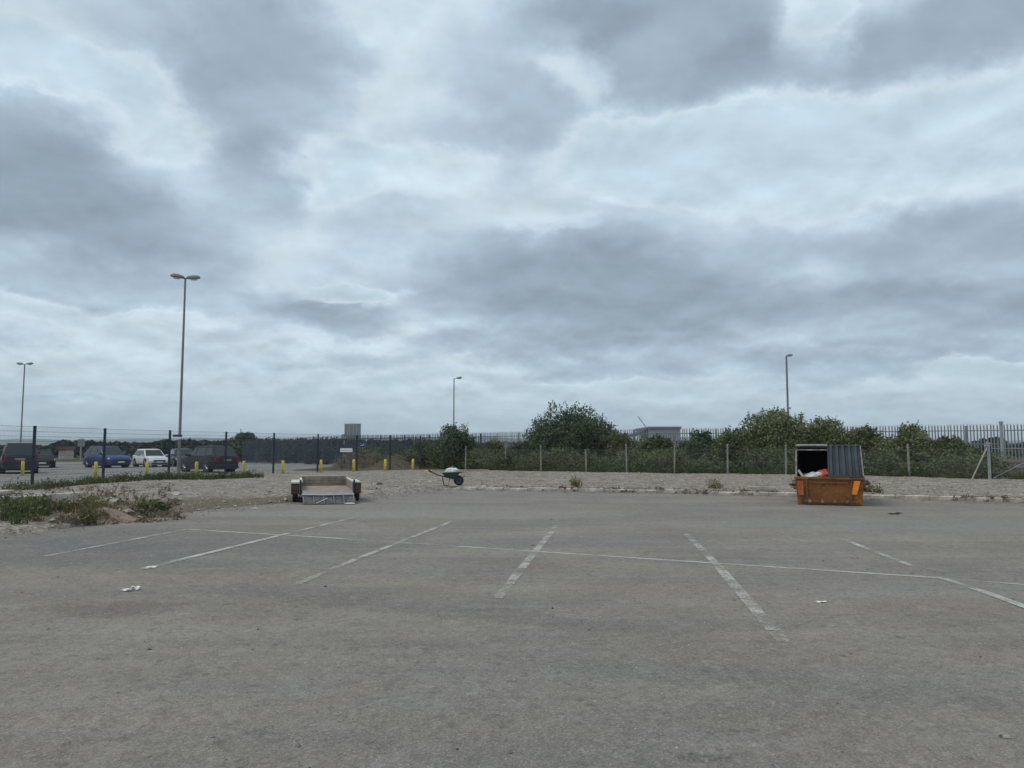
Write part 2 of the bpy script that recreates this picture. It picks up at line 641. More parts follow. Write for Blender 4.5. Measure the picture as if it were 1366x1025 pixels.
def add_soil(m):
    t = m.node_tree
    L = t.links.new
    b = t.nodes['Principled BSDF']
    src = b.inputs['Base Color'].links[0].from_socket
    g = G(70, 688)
    tc = N(t, 'ShaderNodeTexCoord')
    mp = N(t, 'ShaderNodeMapping', vector_type='TEXTURE')
    mp.inputs['Location'].default_value = (g.x, g.y, 0)
    mp.inputs['Rotation'].default_value = (0, 0, R(38))
    mp.inputs['Scale'].default_value = (8.5, 3.3, 1)
    L(tc.outputs['Object'], mp.inputs[0])
    ln = N(t, 'ShaderNodeVectorMath', operation='LENGTH')
    L(mp.outputs[0], ln.inputs[0])
    nn = N(t, 'ShaderNodeTexNoise'); nn.inputs['Scale'].default_value = 1.1; nn.inputs['Detail'].default_value = 7; nn.inputs['Roughness'].default_value = .7
    L(tc.outputs['Object'], nn.inputs['Vector'])
    a = N(t, 'ShaderNodeMath', operation='MULTIPLY_ADD')
    L(nn.outputs[0], a.inputs[0]); a.inputs[1].default_value = 1.1; L(ln.outputs['Value'], a.inputs[2])
    mr = N(t, 'ShaderNodeMapRange'); mr.inputs[1].default_value = 1.65; mr.inputs[2].default_value = 1.25; mr.inputs[4].default_value = .9
    L(a.outputs[0], mr.inputs[0])
    n2 = N(t, 'ShaderNodeTexNoise'); n2.inputs['Scale'].default_value = 5; n2.inputs['Detail'].default_value = 7
    L(tc.outputs['Object'], n2.inputs['Vector'])
    sc2 = N(t, 'ShaderNodeMix', data_type='RGBA')
    L(n2.outputs[0], sc2.inputs[0]); sc2.inputs[6].default_value = (.075, .066, .045, 1); sc2.inputs[7].default_value = (.175, .145, .105, 1)
    mx = N(t, 'ShaderNodeMix', data_type='RGBA')
    L(mr.outputs[0], mx.inputs[0]); L(src, mx.inputs[6]); L(sc2.outputs[2], mx.inputs[7])
    L(mx.outputs[2], b.inputs['Base Color'])


add_soil(M_GRAVEL)
M_BANK = ground_material('weedy_soil', [(.045, .052, .025), (.085, .080, .045), (.13, .11, .075)], .8)
M_EARTH = ground_material('bare_earth', [(.060, .048, .034), (.092, .072, .050), (.075, .078, .042)], .9)
M_CARPARK = ground_material('car_park_surface', [(.16, .155, .15), (.20, .195, .185), (.24, .23, .22)], .5)
M_LAND = ground_material('far_land', [(.035, .05, .022), (.06, .07, .03), (.10, .10, .05)], .02, stones=False)

# ------------------------------------------------------------------ ground sheets
land = part('ground', MB().poly([(-4500, -300, -.12), (4500, -300, -.12), (4500, 6500, -.12), (-4500, 6500, -.12)]), M_LAND)
land['kind'] = 'structure'
asph = part('yard_asphalt', MB().poly([(-70, -25, 0), (80, -25, 0), (80, 36, 0), (-70, 46, 0)]), M_ASPH)
asph['kind'] = 'structure'


def interp(pts, x):
    if x <= pts[0][0]: return pts[0][1]
    for (a, b), (c, d) in zip(pts, pts[1:]):
        if x <= c:
            return b + (d - b) * (x - a) / (c - a)
    return pts[-1][1]


near_px = [(-330, 730), (0, 716), (100, 704), (200, 691), (262, 682), (385, 671), (500, 662), (600, 654.5), (622, 653.5), (900, 658), (1150, 664.5), (1366, 671), (1500, 675), (1750, 681)]
near_edge = [(g.x, g.y) for g in (G(*p) for p in near_px)]
near_edge = [(-75, near_edge[0][1] - 1)] + near_edge + [(70, 20)]
near_edge.sort()
# far edge of the gravel = the two fences
blue_posts = [(-40, 20.5), (-19.4, 26.3), (-18.6, 30.2), (-17.75, 33.8), (-16.5, 37.4), (-15.0, 40.7), (-13.5, 44.0), (-11.75, 47.0), (-9.85, 49.3), (-8.0, 51.0), (-6.15, 52.2)]
short_posts = [(-3.0, 50.2), (-.4, 49.3), (1.75, 47.0), (4.35, 45.6), (6.6, 44.8), (9.1, 43.6), (11.8, 42.6), (14.5, 41.2), (17.1, 39.7), (19.4, 38.0), (21.6, 35.2)]
far_edge = [(-75, 14), (-40, 20), (-24, 27), (-18.6, 30.2), (-16.5, 37.4), (-13.5, 44.0), (-9.85, 49.3), (-6.15, 52.0), (-3, 50.6), (1.75, 47.2), (14.5, 41.3), (19.4, 38.0), (21.6, 35.2), (26, 34.5), (70, 31)]


def fbm(x, y, s, o=4):
    return noise.fractal(Vector((x * s, y * s, 1.3)), 1.0, 2.0, o)


def gravel_h(x, y):
    ne = interp(near_edge, x)
    d = y - ne
    base = .13 * min(1, max(0, (d) / .12)) if x > -2.1 else .10 * min(1, max(0, d / 2.0))
    base += .03 * fbm(x, y, .55) * min(1, max(0, d / .6)) + .018 * fbm(x, y, 2.2) * min(1, max(0, d / .6))
    # weedy ridge at left
    if x < -8:
        k = min(1, (-8 - x) / 2.0)
        base += k * .17 * math.exp(-((d - 2.2) / 1.5) ** 2) * (.8 + .5 * fbm(x, y, .8))
    return base + (.012 if d > .02 else -.03)


def grid_sheet(name, xs, lo, hi, ny, hfun, material):
    V = []
    F = []
    for x in xs:
        a, b_ = lo(x), hi(x)
        for j in range(ny + 1):
            y = a + (b_ - a) * j / ny
            V.append((x, y, hfun(x, y)))
    for i in range(len(xs) - 1):
        for j in range(ny):
            a = i * (ny + 1) + j
            F.append((a, a + ny + 1, a + ny + 2, a + 1))
    mb = MB(); mb.v = V; mb.f = F
    return part(name, mb, material, smooth=True)


xs = [-75, -60, -50, -40, -32] + [-28 + .3 * i for i in range(int(58 / .3))] + [31, 36, 45, 60, 70]
gs = grid_sheet('gravel_verge', xs, lambda x: interp(near_edge, x), lambda x: interp(far_edge, x) + .6, 60, gravel_h, M_GRAVEL)
gs['kind'] = 'structure'


# planted bank between the short fence and the palisade
pal_line = [(-16.4, 72), (-7, 66), (-1.2, 62), (.4, 60), (8.2, 52), (18.6, 46), (27.2, 41.2), (40, 36)]
pal_top = [(-28.7, 2.4), (-16.4, 2.75), (-1.2, 2.85), (40, 2.85)]


def bank_h(x, y):
    fe = interp(far_edge, x)
    pe = interp([(-12, 60)] + pal_line[2:], x)
    k = min(1, max(0, (y - fe) / max(1, pe - fe)))
    k = k * k * (3 - 2 * k)
    rise = .78 * min(1, max(0, (x + 8) / 10))
    return .11 + k * rise + .05 * fbm(x, y, .6) * min(1, (y - fe))


xs = [-6.2 + .5 * i for i in range(int(60 / .5))]
bk = grid_sheet('planted_bank', xs, lambda x: interp(far_edge, x) + .45, lambda x: interp([(-12, 60)] + pal_line[2:], x) + 6, 30, bank_h, M_BANK)
bk['kind'] = 'structure'

# car park beyond the blue fence
cp = part('car_park_asphalt', MB().poly([(-120, 10, .02), (-40, 20.5, .02), (-18.2, 30.8, .02), (-9.6, 50.6, .02), (-11, 56, .02), (-16, 74, .02), (-28, 86, .02), (-150, 100, .02)]), M_CARPARK)
cp['kind'] = 'structure'

# earth mound behind the fence
def mound_h(x, y):
    a = 1.25 * math.exp(-(((x + 11.0) / 1.9) ** 4 + ((y - 58.5) / 2.6) ** 4))
    b_ = .95 * math.exp(-(((x + 7.2) / 2.8) ** 4 + ((y - 57) / 2.4) ** 4))
    return max(a, b_) * (1 + .25 * fbm(x, y, .7)) + .04


mo = grid_sheet('earth_mound', [-15 + .25 * i for i in range(48)], lambda x: 52.9, lambda x: 64, 40, mound_h, M_EARTH)
mo['kind'] = 'structure'

# ------------------------------------------------------------------ painted bay lines
def paint_material(name, lo, hi, colr=(.44, .435, .40)):
    m = bpy.data.materials.new(name)
    m.use_nodes = True
    t = m.node_tree
    L = t.links.new
    b = t.nodes['Principled BSDF']
    b.inputs['Base Color'].default_value = colr + (1,)
    b.inputs['Roughness'].default_value = .8
    tc = N(t, 'ShaderNodeTexCoord')

    def nz(s, d=8, ro=.78):
        n = N(t, 'ShaderNodeTexNoise')
        n.inputs['Scale'].default_value = s
        n.inputs['Detail'].default_value = d
        n.inputs['Roughness'].default_value = ro
        L(tc.outputs['Object'], n.inputs['Vector'])
        return n.outputs[0]
    a = N(t, 'ShaderNodeMath', operation='MULTIPLY_ADD')
    L(nz(1.7, 4, .6), a.inputs[0]); a.inputs[1].default_value = .9
    L(nz(38), a.inputs[2])
    mr = N(t, 'ShaderNodeMapRange')
    mr.inputs[1].default_value = lo; mr.inputs[2].default_value = hi
    mr.inputs[4].default_value = .92
    L(a.outputs[0], mr.inputs[0])
    tr = N(t, 'ShaderNodeBsdfTransparent')
    ms = N(t, 'ShaderNodeMixShader')
    L(mr.outputs[0], ms.inputs[0])
    L(tr.outputs[0], ms.inputs[1]); L(b.outputs[0], ms.inputs[2])
    L(ms.outputs[0], t.nodes['Material Output'].inputs[0])
    return m


P_WORN = paint_material('worn_white_paint', .84, 1.10)
P_FADE = paint_material('faded_white_paint', .96, 1.26)
P_GOOD = paint_material('sound_white_paint', .70, 1.04, (.46, .455, .42))


def line(p, q, w, m, z=.004):
    a, b_ = G(*p), G(*q)
    d = (b_ - a)
    n = max(2, int(d.length / .25))
    d.normalize()
    s = Vector((-d.y, d.x, 0))
    mb = MB()
    Lp = (b_ - a).length
    pts = []
    for i in range(n + 1):
        c = a + d * (Lp * i / n) + s * .006 * fbm(i * .7, a.x, 1)
        ww = w / 2 * (1 + .12 * fbm(i, a.y, .9))
        pts.append((c + s * ww, c - s * ww))
    for i in range(n + 1):
        for pnt in pts[i]:
            mb.v.append((pnt.x, pnt.y, z))
    for i in range(n):
        mb.f.append((2 * i, 2 * i + 1, 2 * i + 3, 2 * i + 2))
    o = part('painted_line', mb, m)
    o['kind'] = 'structure'


line((250, 706.5), (458, 719), .085, P_GOOD)
line((458, 719.4), (610, 729), .085, P_WORN)
line((610, 729.2), (1255, 771.5), .085, P_GOOD)
line((1256, 772), (1480, 789), .07, P_WORN)
line((60, 743), (250, 706.5), .10, P_WORN, .008)
line((192, 759.5), (385, 712), .11, P_GOOD, .008)
line((385, 712), (474, 691), .10, P_WORN, .008)
line((396, 780), (470, 749), .10, P_WORN, .008)
line((470, 749), (602, 696.5), .10, P_WORN, .008)
line((664, 799), (743, 701), .11, P_WORN, .008)
line((916, 713), (958, 756), .11, P_WORN, .008)
line((958, 756), (1032, 842), .12, P_WORN, .008)
line((1032, 842), (1050, 862), .12, P_FADE, .008)
line((1122, 719), (1218, 756.5), .10, P_WORN, .008)
line((1250, 770), (1300, 786), .10, P_WORN, .008)
line((1300, 786), (1400, 822), .11, P_GOOD, .008)

# ------------------------------------------------------------------ kerb, stone by stone
M_KERB = mat('kerb_concrete', (.24, .21, .18), .92, var=.25, scale=3, bump=.4, bscale=40, base2=(.42, .39, .34))
kerb_root = empty('kerb')
kerb_root['kind'] = 'structure'
ks = MB()
ks.v = [(0, 0, -.1), (.905, 0, -.1), (.905, .13, -.1), (0, .13, -.1), (0, .012, .125), (.905, .012, .125), (.905, .13, .14), (0, .13, .14)]
ks.f = [(3, 2, 1, 0), (4, 5, 6, 7), (0, 1, 5, 4), (1, 2, 6, 5), (2, 3, 7, 6), (3, 0, 4, 7)]
ks_me = ks.mesh('kerb_stone', M_KERB, bevel=.012)
pts = [Vector((x, y, 0)) for x, y in near_edge if x > -1.85 and x < 45]
g0 = G(612, 653)
path = [Vector((g0.x, g0.y, 0))] + pts
d_acc = 0
segs = [(path[i], path[i + 1]) for i in range(len(path) - 1)]
tot = sum((b_ - a).length for a, b_ in segs)
s = 0
k = 0
while s < tot - 1 and k < 48:
    r = s
    for a, b_ in segs:
        l = (b_ - a).length
        if r <= l:
            break
        r -= l
    p = a + (b_ - a).normalized() * r
    ang = math.atan2((b_ - a).y, (b_ - a).x)
    if k not in (9, 27):
        o = obj('kerb_stone', ks_me, kerb_root)
        o.location = (p.x + rnd.uniform(-.01, .01), p.y - .10 + rnd.uniform(-.015, .015), rnd.uniform(-.05, -.005) + .0)
        o.rotation_euler = (rnd.uniform(-.05, .05), rnd.uniform(-.012, .012), ang + rnd.uniform(-.012, .012))
    s += .915
    k += 1

# sunk kerb at the left edge of the weedy ridge
kr = empty('kerb'); kr['kind'] = 'structure'
a, b_ = G(-40, 672, .1), G(82, 666, .1)
n = int((b_ - a).length / .915) + 1
for i in range(n):
    o = obj('kerb_stone', ks_me, kr)
    pp = a + (b_ - a).normalized() * .915 * i
    o.location = (pp.x, pp.y, .11 + rnd.uniform(-.02, .02))
    o.rotation_euler = (0, rnd.uniform(-.02, .02), math.atan2((b_ - a).y, (b_ - a).x) + rnd.uniform(-.02, .02))


# ------------------------------------------------------------------ loose stones and gravel (real geometry, joined)
def stones(name, n, sampler, smin, smax, material, squash=.6, seed=1, label=None):
    rg = np.random.default_rng(seed)
    base = np.array([(1, 0, 0), (-1, 0, 0), (0, 1, 0), (0, -1, 0), (0, 0, 1), (0, 0, -1)], float)
    tri = np.array([(0, 2, 4), (2, 1, 4), (1, 3, 4), (3, 0, 4), (2, 0, 5), (1, 2, 5), (3, 1, 5), (0, 3, 5)])
    V = np.zeros((n, 6, 3))
    for i in range(n):
        x, y, z = sampler(rg)
        sz = smin * (smax / smin) ** (rg.random() ** 2.2)
        v = base * (sz * (0.6 + .8 * rg.random((6, 1)))) * np.array([1, .8, squash])
        a = rg.random() * 6.28
        c, s_ = math.cos(a), math.sin(a)
        v = v @ np.array([[c, s_, 0], [-s_, c, 0], [0, 0, 1]])
        V[i] = v + (x, y, z + sz * squash * .3)
    F = (tri[None] + (np.arange(n) * 6)[:, None, None]).reshape(-1, 3)
    me = bpy.data.meshes.new(name)
    me.from_pydata(V.reshape(-1, 3).tolist(), [], F.tolist())
    me.materials.append(material)
    o = obj(name, me)
    tag(o, label, None, None, 'stuff')
    return o


M_STONE = mat('stone_chips', (.24, .21, .18), .95, var=.25, scale=9, island=.42, base2=(.34, .30, .255))
M_STONE_D = mat('dark_chips', (.10, .095, .09), .95, var=.3, scale=9, island=.6, base2=(.20, .185, .165))


def s_gravel(rg):
    while True:
        x = rg.uniform(-26, 30)
        lo, hi = interp(near_edge, x), interp(far_edge, x)
        y = lo + (hi - lo) * rg.random() ** 1.25
        if x < -9.5 and y - lo < 5.5 and rg.random() < .8: continue
        if abs(x) < y * .72 + 1:
            return x, y, gravel_h(x, y)


tag(stones('gravel', 26000, s_gravel, .014, .042, M_STONE, seed=3), 'grey stone gravel spread behind the kerb and along the fences', 'gravel')


def s_rubble(rg):
    while True:
        if rg.random() < .6:
            x = rg.uniform(-13, -3); lo = interp(near_edge, x); y = lo + rg.random() ** 2 * 10
        else:
            x = rg.uniform(-2, 22); lo = interp(near_edge, x); y = lo + .2 + rg.random() * 9
        if y < interp(far_edge, x): return x, y, gravel_h(x, y)


tag(stones('rubble', 300, s_rubble, .04, .12, M_STONE, .65, seed=8), 'larger broken stones lying in the gravel', 'rubble')


def s_yard(rg):
    y = 2.3 + 24 * rg.random() ** 1.6
    x = rg.uniform(-.75, .75) * (y + .5)
    if y > interp(near_edge, x): y = interp(near_edge, x) - rg.random() * 2
    return x, y, .0


tag(stones('loose_grit', 5200, s_yard, .003, .010, M_STONE, seed=4), 'fine loose grit scattered over the worn yard surface', 'grit')
tag(stones('loose_chips', 520, s_yard, .006, .022, M_STONE_D, seed=5), 'small dark chips scattered over the worn yard surface', 'grit')


def s_edge(rg):
    x = rg.uniform(-16, 24)
    return x, interp(near_edge, x) - .12 - abs(rg.normal(0, .5 if x > -2 else 1.1)), 0.0


tag(stones('kerb_edge_debris', 5200, s_edge, .008, .03, M_STONE_D, seed=6), 'stones and dirt gathered on the asphalt along the kerb foot', 'debris')


# ------------------------------------------------------------------ foliage
def leaf_cloud(pos, size, rg, up=.35, aspect=.62, nrm=None):
    """one quad leaf per position"""
    n = len(pos)
    d = rg.normal(size=(n, 3))
    if nrm is not None:
        d += nrm * .8
    d[:, 2] += up
    d /= np.linalg.norm(d, axis=1)[:, None]
    t = rg.normal(size=(n, 3))
    u = np.cross(d, t); u /= np.linalg.norm(u, axis=1)[:, None]
    w = np.cross(d, u)
    s_ = (size * (0.45 + 1.1 * rg.random(n) ** 1.6))[:, None]
    u = u * s_; w = w * s_ * aspect
    V = np.stack([pos - u, pos - w * .9 + d * s_ * .12, pos + u, pos + w * .9 + d * s_ * .12], 1)
    return V.reshape(-1, 3), np.arange(4 * n).reshape(n, 4)


def mesh_np(name, V, F, material):
    me = bpy.data.meshes.new(name)
    me.vertices.add(len(V)); me.vertices.foreach_set('co', V.astype(np.float32).ravel())
    k = F.shape[1]
    me.loops.add(F.size); me.loops.foreach_set('vertex_index', F.astype(np.int32).ravel())
    me.polygons.add(len(F)); me.polygons.foreach_set('loop_start', (np.arange(len(F)) * k).astype(np.int32))
    me.polygons.foreach_set('loop_total', np.full(len(F), k, np.int32))
    me.update(calc_edges=True); me.validate()
    me.materials.append(material)
    return me


def leafmat(name, c1, c2, trans=.22):
    return mat(name, c1, .65, var=.15, scale=.9, base2=c2, island=.30, spec=.3, trans=trans)


LF_DARK = leafmat('leaf_dark', (.060, .090, .052), (.095, .125, .066))
LF_MID = leafmat('leaf_mid', (.080, .108, .048), (.12, .15, .062))
LF_WILLOW = leafmat('leaf_willow', (.115, .145, .064), (.165, .19, .088))
LF_OLIVE = leafmat('leaf_olive', (.096, .108, .048), (.14, .145, .062))
BARK = mat('bark', (.07, .055, .045), .95, var=.3, scale=8, bump=.5)


def bush(base, w, h, depth, leafm, label, group, seed, nleaf=7000, lsize=.075, sprigs=26, lobes=16, name='bush', cat='bush', spread=1.0):
    """stems from the ground, crown of leaf clusters round them, twigs poking out"""
    nleaf = int(nleaf * 1.35); lsize *= .86
    rg = np.random.default_rng(seed)
    rr = random.Random(seed)
    root = empty(name, base)
    tag(root, label, cat, group)
    ctr = []
    tb = MB()
    hw, hd = w / 2, depth / 2
    # lobes fill a dome
    for i in range(lobes):
        a = rr.uniform(0, 6.28)
        q = rr.random() ** .5
        x, y = math.cos(a) * q * hw * .72, math.sin(a) * q * hd * .72
        cap = h * math.sqrt(max(.05, 1 - (q * .88) ** 2 * spread))
        r_ = rr.uniform(.17, .30) * min(w, h * 1.3)
        z = rr.uniform(.25, .95) * cap
        z = min(z, cap - r_ * .75)
        z = max(z, r_ * .55)
        ctr.append((x, y, z, r_))
    # three top lobes make the outline
    for i in range(3):
        x = rr.uniform(-.35, .35) * hw
        r_ = rr.uniform(.15, .22) * min(w, h)
        ctr.append((x, rr.uniform(-.2, .2) * hd, h - r_ * .95, r_))
    for (x, y, z, r_) in ctr:
        mid = Vector((x * .35 + rr.uniform(-.1, .1), y * .35, z * .5))
        tb.tube([(x * .08, y * .08, -.1), mid, (x * .8, y * .8, z * .92)], [.05 * min(1.6, h / 2), .03, .012], 5)
    part('trunk', tb, BARK, root)
    C = np.array(ctr)
    wts = C[:, 3] ** 2; wts /= wts.sum()
    idx = rg.choice(len(C), nleaf, p=wts)
    dirs = rg.normal(size=(nleaf, 3)); dirs /= np.linalg.norm(dirs, axis=1)[:, None]
    rad = C[idx, 3] * (.45 + .62 * rg.random(nleaf) ** .55)
    # lumpy clusters: pull the leaves to twig ends
    ntw = len(C) * 46
    tidx = rg.choice(len(C), ntw, p=wts)
    td = rg.normal(size=(ntw, 3)); td /= np.linalg.norm(td, axis=1)[:, None]
    tpos = C[tidx, :3] + td * (C[tidx, 3] * (.55 + .55 * rg.random(ntw)))[:, None] * np.array([1, 1, .9])
    pos = C[idx, :3] + dirs * rad[:, None] * np.array([1, 1, .9])
    half = nleaf * 3 // 5
    pick = rg.integers(0, ntw, half)
    pos[:half] = tpos[pick] + rg.normal(size=(half, 3)) * .085 * min(1.5, max(.8, h / 3))
    dirs[:half] = td[pick]
    # protruding sprigs
    if sprigs:
        sp = []
        for i in range(sprigs):
            j = rg.integers(0, len(C))
            a = rr.uniform(0, 6.28)
            p0 = Vector(C[j, :3]) + Vector((math.cos(a) * .6, math.sin(a) * .6, .7)) * C[j, 3] * .8
            dd = Vector((rr.uniform(-.5, .5), rr.uniform(-.4, .4), 1)).normalized() * rr.uniform(.25, .6) * min(1.2, h / 3)
            for q in np.linspace(.1, 1, 14):
                sp.append(tuple(p0 + dd * q + Vector((rr.uniform(-1, 1), rr.uniform(-1, 1), rr.uniform(-1, 1))) * .05))
        sp = np.array(sp)
        pos = np.concatenate([pos, sp]); dirs = np.concatenate([dirs, np.zeros_like(sp)])
    keep = pos[:, 2] > .03
    pos = pos[keep]; dirs = dirs[keep]
    V, F = leaf_cloud(pos, np.full(len(pos), lsize), rg, nrm=dirs)
    obj('crown', mesh_np('crown', V, F, leafm), root)
    return root


def bush_px(px, half, top, Y, leafm, label, seed, group='bushes growing behind the wire fence', depth=None, z0=None, **kw):
    t = AT(px, top, Y)
    zb = bank_h(t.x, Y) if z0 is None else z0
    w = 2 * half / FOC * Y
    return bush((t.x, Y, zb), w, t.z - zb, depth or min(w, 3.6), leafm, label, group, seed, **kw)


bush_px(760, 60, 541, 51, LF_DARK, 'tallest dark green tree with a rounded crown behind the wire fence', 11, nleaf=32000, lobes=30, sprigs=130, name='tree', cat='tree', lsize=.078, spread=.75)
bush_px(605, 34, 569, 52.5, LF_DARK, 'dark rounded bush behind the wheelbarrow', 12, nleaf=12000, sprigs=50, lobes=20)
bush_px(562, 20, 586, 55, LF_MID, 'low loose bush left of the dark rounded bush behind the wheelbarrow', 13, nleaf=4000, sprigs=30)
bush_px(655, 34, 588, 52, LF_OLIVE, 'low olive bush between the dark rounded bush and the tallest tree', 14, nleaf=7000)
bush_px(693, 26, 590, 50, LF_DARK, 'low dark bush at the left foot of the tallest tree', 15, nleaf=6000)
bush_px(825, 36, 580, 49.5, LF_OLIVE, 'loose olive bush at the right foot of the tallest tree', 16, nleaf=8000, sprigs=50)
bush_px(875, 36, 583, 48, LF_MID, 'mid green bush in front of the far pale warehouse', 17, nleaf=8000, sprigs=60)
bush_px(938, 38, 575, 47.5, LF_DARK, 'dark bush between the warehouse and the tall feathery bush', 18, nleaf=9000, sprigs=40)
bush_px(1035, 56, 549, 45.5, LF_WILLOW, 'tall feathery bush in front of the right lamp post', 19, nleaf=20000, sprigs=130, lobes=26, spread=.8)
bush_px(980, 34, 574, 44.5, LF_MID, 'low bush on the left side of the tall feathery bush', 20, nleaf=7000, sprigs=60)
bush_px(1100, 34, 560, 45, LF_WILLOW, 'willowy bush rising behind the orange skip', 21, nleaf=11000, sprigs=90, lobes=20)
bush_px(1152, 34, 571, 43, LF_MID, 'bush at the right shoulder of the orange skip', 22, nleaf=9000, sprigs=60)
bush_px(1205, 46, 567, 41.6, LF_WILLOW, 'wide grey green bush right of the orange skip', 23, nleaf=15000, sprigs=70, lobes=22)
bush_px(1262, 36, 584, 40.5, LF_MID, 'mid green bush sloping down towards the braced corner post', 24, nleaf=10000, sprigs=50)
bush_px(1300, 24, 599, 39.5, LF_MID, 'small bush behind the slanting brace of the corner post', 25, nleaf=5000, sprigs=30)

# left side, beyond the car park
bush_px(328, 26, 577, 97, LF_DARK, 'round dark tree behind the dark estate car', 31, 'trees beyond the car park', z0=0, nleaf=9000, lsize=.16, sprigs=30, name='tree', cat='tree')
for i, (px, half, top, Y, lab) in enumerate([
        (362, 22, 586, 93, 'dark bush behind the far palisade fence, next to the round dark tree'),
        (395, 24, 587, 84, 'dark bush in the middle behind the far palisade fence'),
        (428, 22, 586, 76, 'dark bush behind the corner end of the far palisade fence'),
        (490, 24, 597, 72, 'green bush behind the blue fence post nearest the tower block'),
        (532, 24, 594, 70, 'green bush behind the earth mound, left of the loose bush')]):
    bush_px(px, half, top, Y, LF_DARK if i < 3 else LF_MID, lab, 40 + i, 'trees beyond the car park', z0=0, nleaf=6500, lsize=.13, sprigs=12)


# ground cover behind and under the fences
def cover(name, n, sampler, size, leafm, seed, label):
    rg = np.random.default_rng(seed)
    pos = np.array([sampler(rg) for _ in range(n)])
    V, F = leaf_cloud(pos, np.full(n, size), rg, up=.8)
    o = obj(name, mesh_np(name, V, F, leafm))
    tag(o, label, 'undergrowth', None, 'stuff')


def s_under(rg):
    x = rg.uniform(-5.5, 23.0)
    fe = interp(far_edge, x)
    y = fe + .35 + rg.random() ** 1.3 * 4.5
    h = (.55 + .5 * fbm(x, y, .45) + .3 * fbm(x, y, 1.7)) * min(1.0, .35 + (y - fe) * .8)
    return x, y, bank_h(x, y) + max(.05, h * 1.7) * rg.random() ** .6


cover('undergrowth', 42000, s_under, .07, LF_MID, 51, 'tangled brambles and undergrowth along the foot of the bushes')


def s_mound(rg):
    x = rg.uniform(-12.5, -4.6); y = rg.uniform(55, 62)
    return x, y, mound_h(x, y) + .1 + max(0, .55 + .6 * fbm(x, y, .8)) * rg.random() * .55


cover('mound_weeds', 7000, s_mound, .055, mat('leaf_dry', (.085, .068, .040), .8, var=.2, scale=.8, base2=(.055, .085, .030), island=.4, trans=.15), 52, 'brown and green weeds covering the earth mound')


def s_foot(rg):
    while True:
        x = rg.uniform(-1, 22)
        if fbm(x, 7, .35) < -.02: continue
        fe = interp(far_edge, x)
        y = fe + .25 + rg.random() * 1.6
        return x, y, bank_h(x, y) + .05 + rg.random() ** 1.5 * (.45 + .4 * fbm(x, 2, .9))


cover('low_brambles', 12000, s_foot, .05, LF_WILLOW, 57, 'paler low brambles in patches behind the wire fence')

# ------------------------------------------------------------------ grass and weeds
def blades(name, spots, material, label, cat, seed, hmin=.1, hmax=.35, wid=.008, per=30, rad=.12, lean=.45, leafy=0):
    rg = np.random.default_rng(seed)
    V = []; F = []
    for (x, y, z, k) in spots:
        for i in range(int(per * (.6 + .8 * rg.random()))):
            a = rg.random() * 6.28
            r_ = rad * rg.random() ** .7 * k
            h = (hmin + (hmax - hmin) * rg.random() ** 1.5) * k
            ln = lean * rg.random() * h
            b2 = rg.random() * 6.28
            bx, by = x + r_ * math.cos(a), y + r_ * math.sin(a)
            dx, dy = math.cos(b2) * ln, math.sin(b2) * ln
            px_, py_ = -math.sin(b2) * wid, math.cos(b2) * wid
            i0 = len(V)
            V += [(bx - px_, by - py_, z - .02), (bx + px_, by + py_, z - .02),
                  (bx + dx * .35 + px_ * .8, by + dy * .35 + py_ * .8, z + h * .6), (bx + dx * .35 - px_ * .8, by + dy * .35 - py_ * .8, z + h * .6),
                  (bx + dx, by + dy, z + h)]
            F += [(i0, i0 + 1, i0 + 2, i0 + 3), (i0 + 3, i0 + 2, i0 + 4)]
            if leafy and rg.random() < leafy:
                for q in np.linspace(.25, 1, 6):
                    cx, cy, cz = bx + dx * q, by + dy * q, z + h * q
                    s_ = .035 * k
                    t1 = rg.normal(size=3) * s_; t2 = rg.normal(size=3) * s_
                    i0 = len(V)
                    V += [(cx, cy, cz), tuple(np.array((cx, cy, cz)) + t1), tuple(np.array((cx, cy, cz)) + t1 + t2)]
                    F += [(i0, i0 + 1, i0 + 2)]
    mb = MB(); mb.v = V; mb.f = F
    me = bpy.data.meshes.new(name)
    me.from_pydata(V, [], F)
    me.materials.append(material)
    o = obj(name, me)
    tag(o, label, cat, None, 'stuff')
    return o


GR = mat('grass_green', (.052, .075, .022), .8, var=.2, scale=1.2, base2=(.085, .105, .035), island=.4, trans=.25)
GR_Y = mat('weed_yellow', (.12, .12, .04), .8, var=.2, scale=1.2, base2=(.16, .14, .06), island=.4, trans=.25)
GR_DRY = mat('dry_stalks', (.13, .10, .065), .9, var=.2, scale=1.2, base2=(.18, .14, .09), island=.4, trans=.1)


def gspots(rg, n, fx, k=1.0):
    out = []
    while len(out) < n:
        px, py = fx(rg)
        g = G(px, py, .15)
        z = gravel_h(g.x, g.y)
        out.append((g.x, g.y, z, k * rg.uniform(.6, 1.3)))
    return out


rg_ = random.Random(5)
blades('ridge_grass', gspots(rg_, 105, lambda r: (r.gauss(28, 24), r.gauss(680, 6))), GR, 'green grass and weeds on the low ridge at the left edge of the yard', 'grass', 1, .06, .24, .010, 26, .16, .6, .3)
blades('ridge_weeds', gspots(rg_, 150, lambda r: (lambda x: (x, r.uniform(670, 699 - max(0, x) * .055)))(r.uniform(-30, 240))), GR_DRY, 'dry brown stalks and seed heads along the low ridge', 'weeds', 2, .03, .16, .006, 11, .2, .8, .5)
blades('yellow_weeds', gspots(rg_, 16, lambda r: (r.gauss(121, 8), r.gauss(686, 3))), GR_Y, 'yellow green clump of weeds beside the bare earth patch', 'weeds', 3, .10, .32, .009, 24, .15, .5, .7)
blades('ridge_plants', gspots(rg_, 13, lambda r: (r.gauss(203, 14), r.gauss(677, 3))), GR, 'leafy weeds at the right end of the ridge', 'weeds', 4, .04, .18, .008, 14, .16, .6, .8)
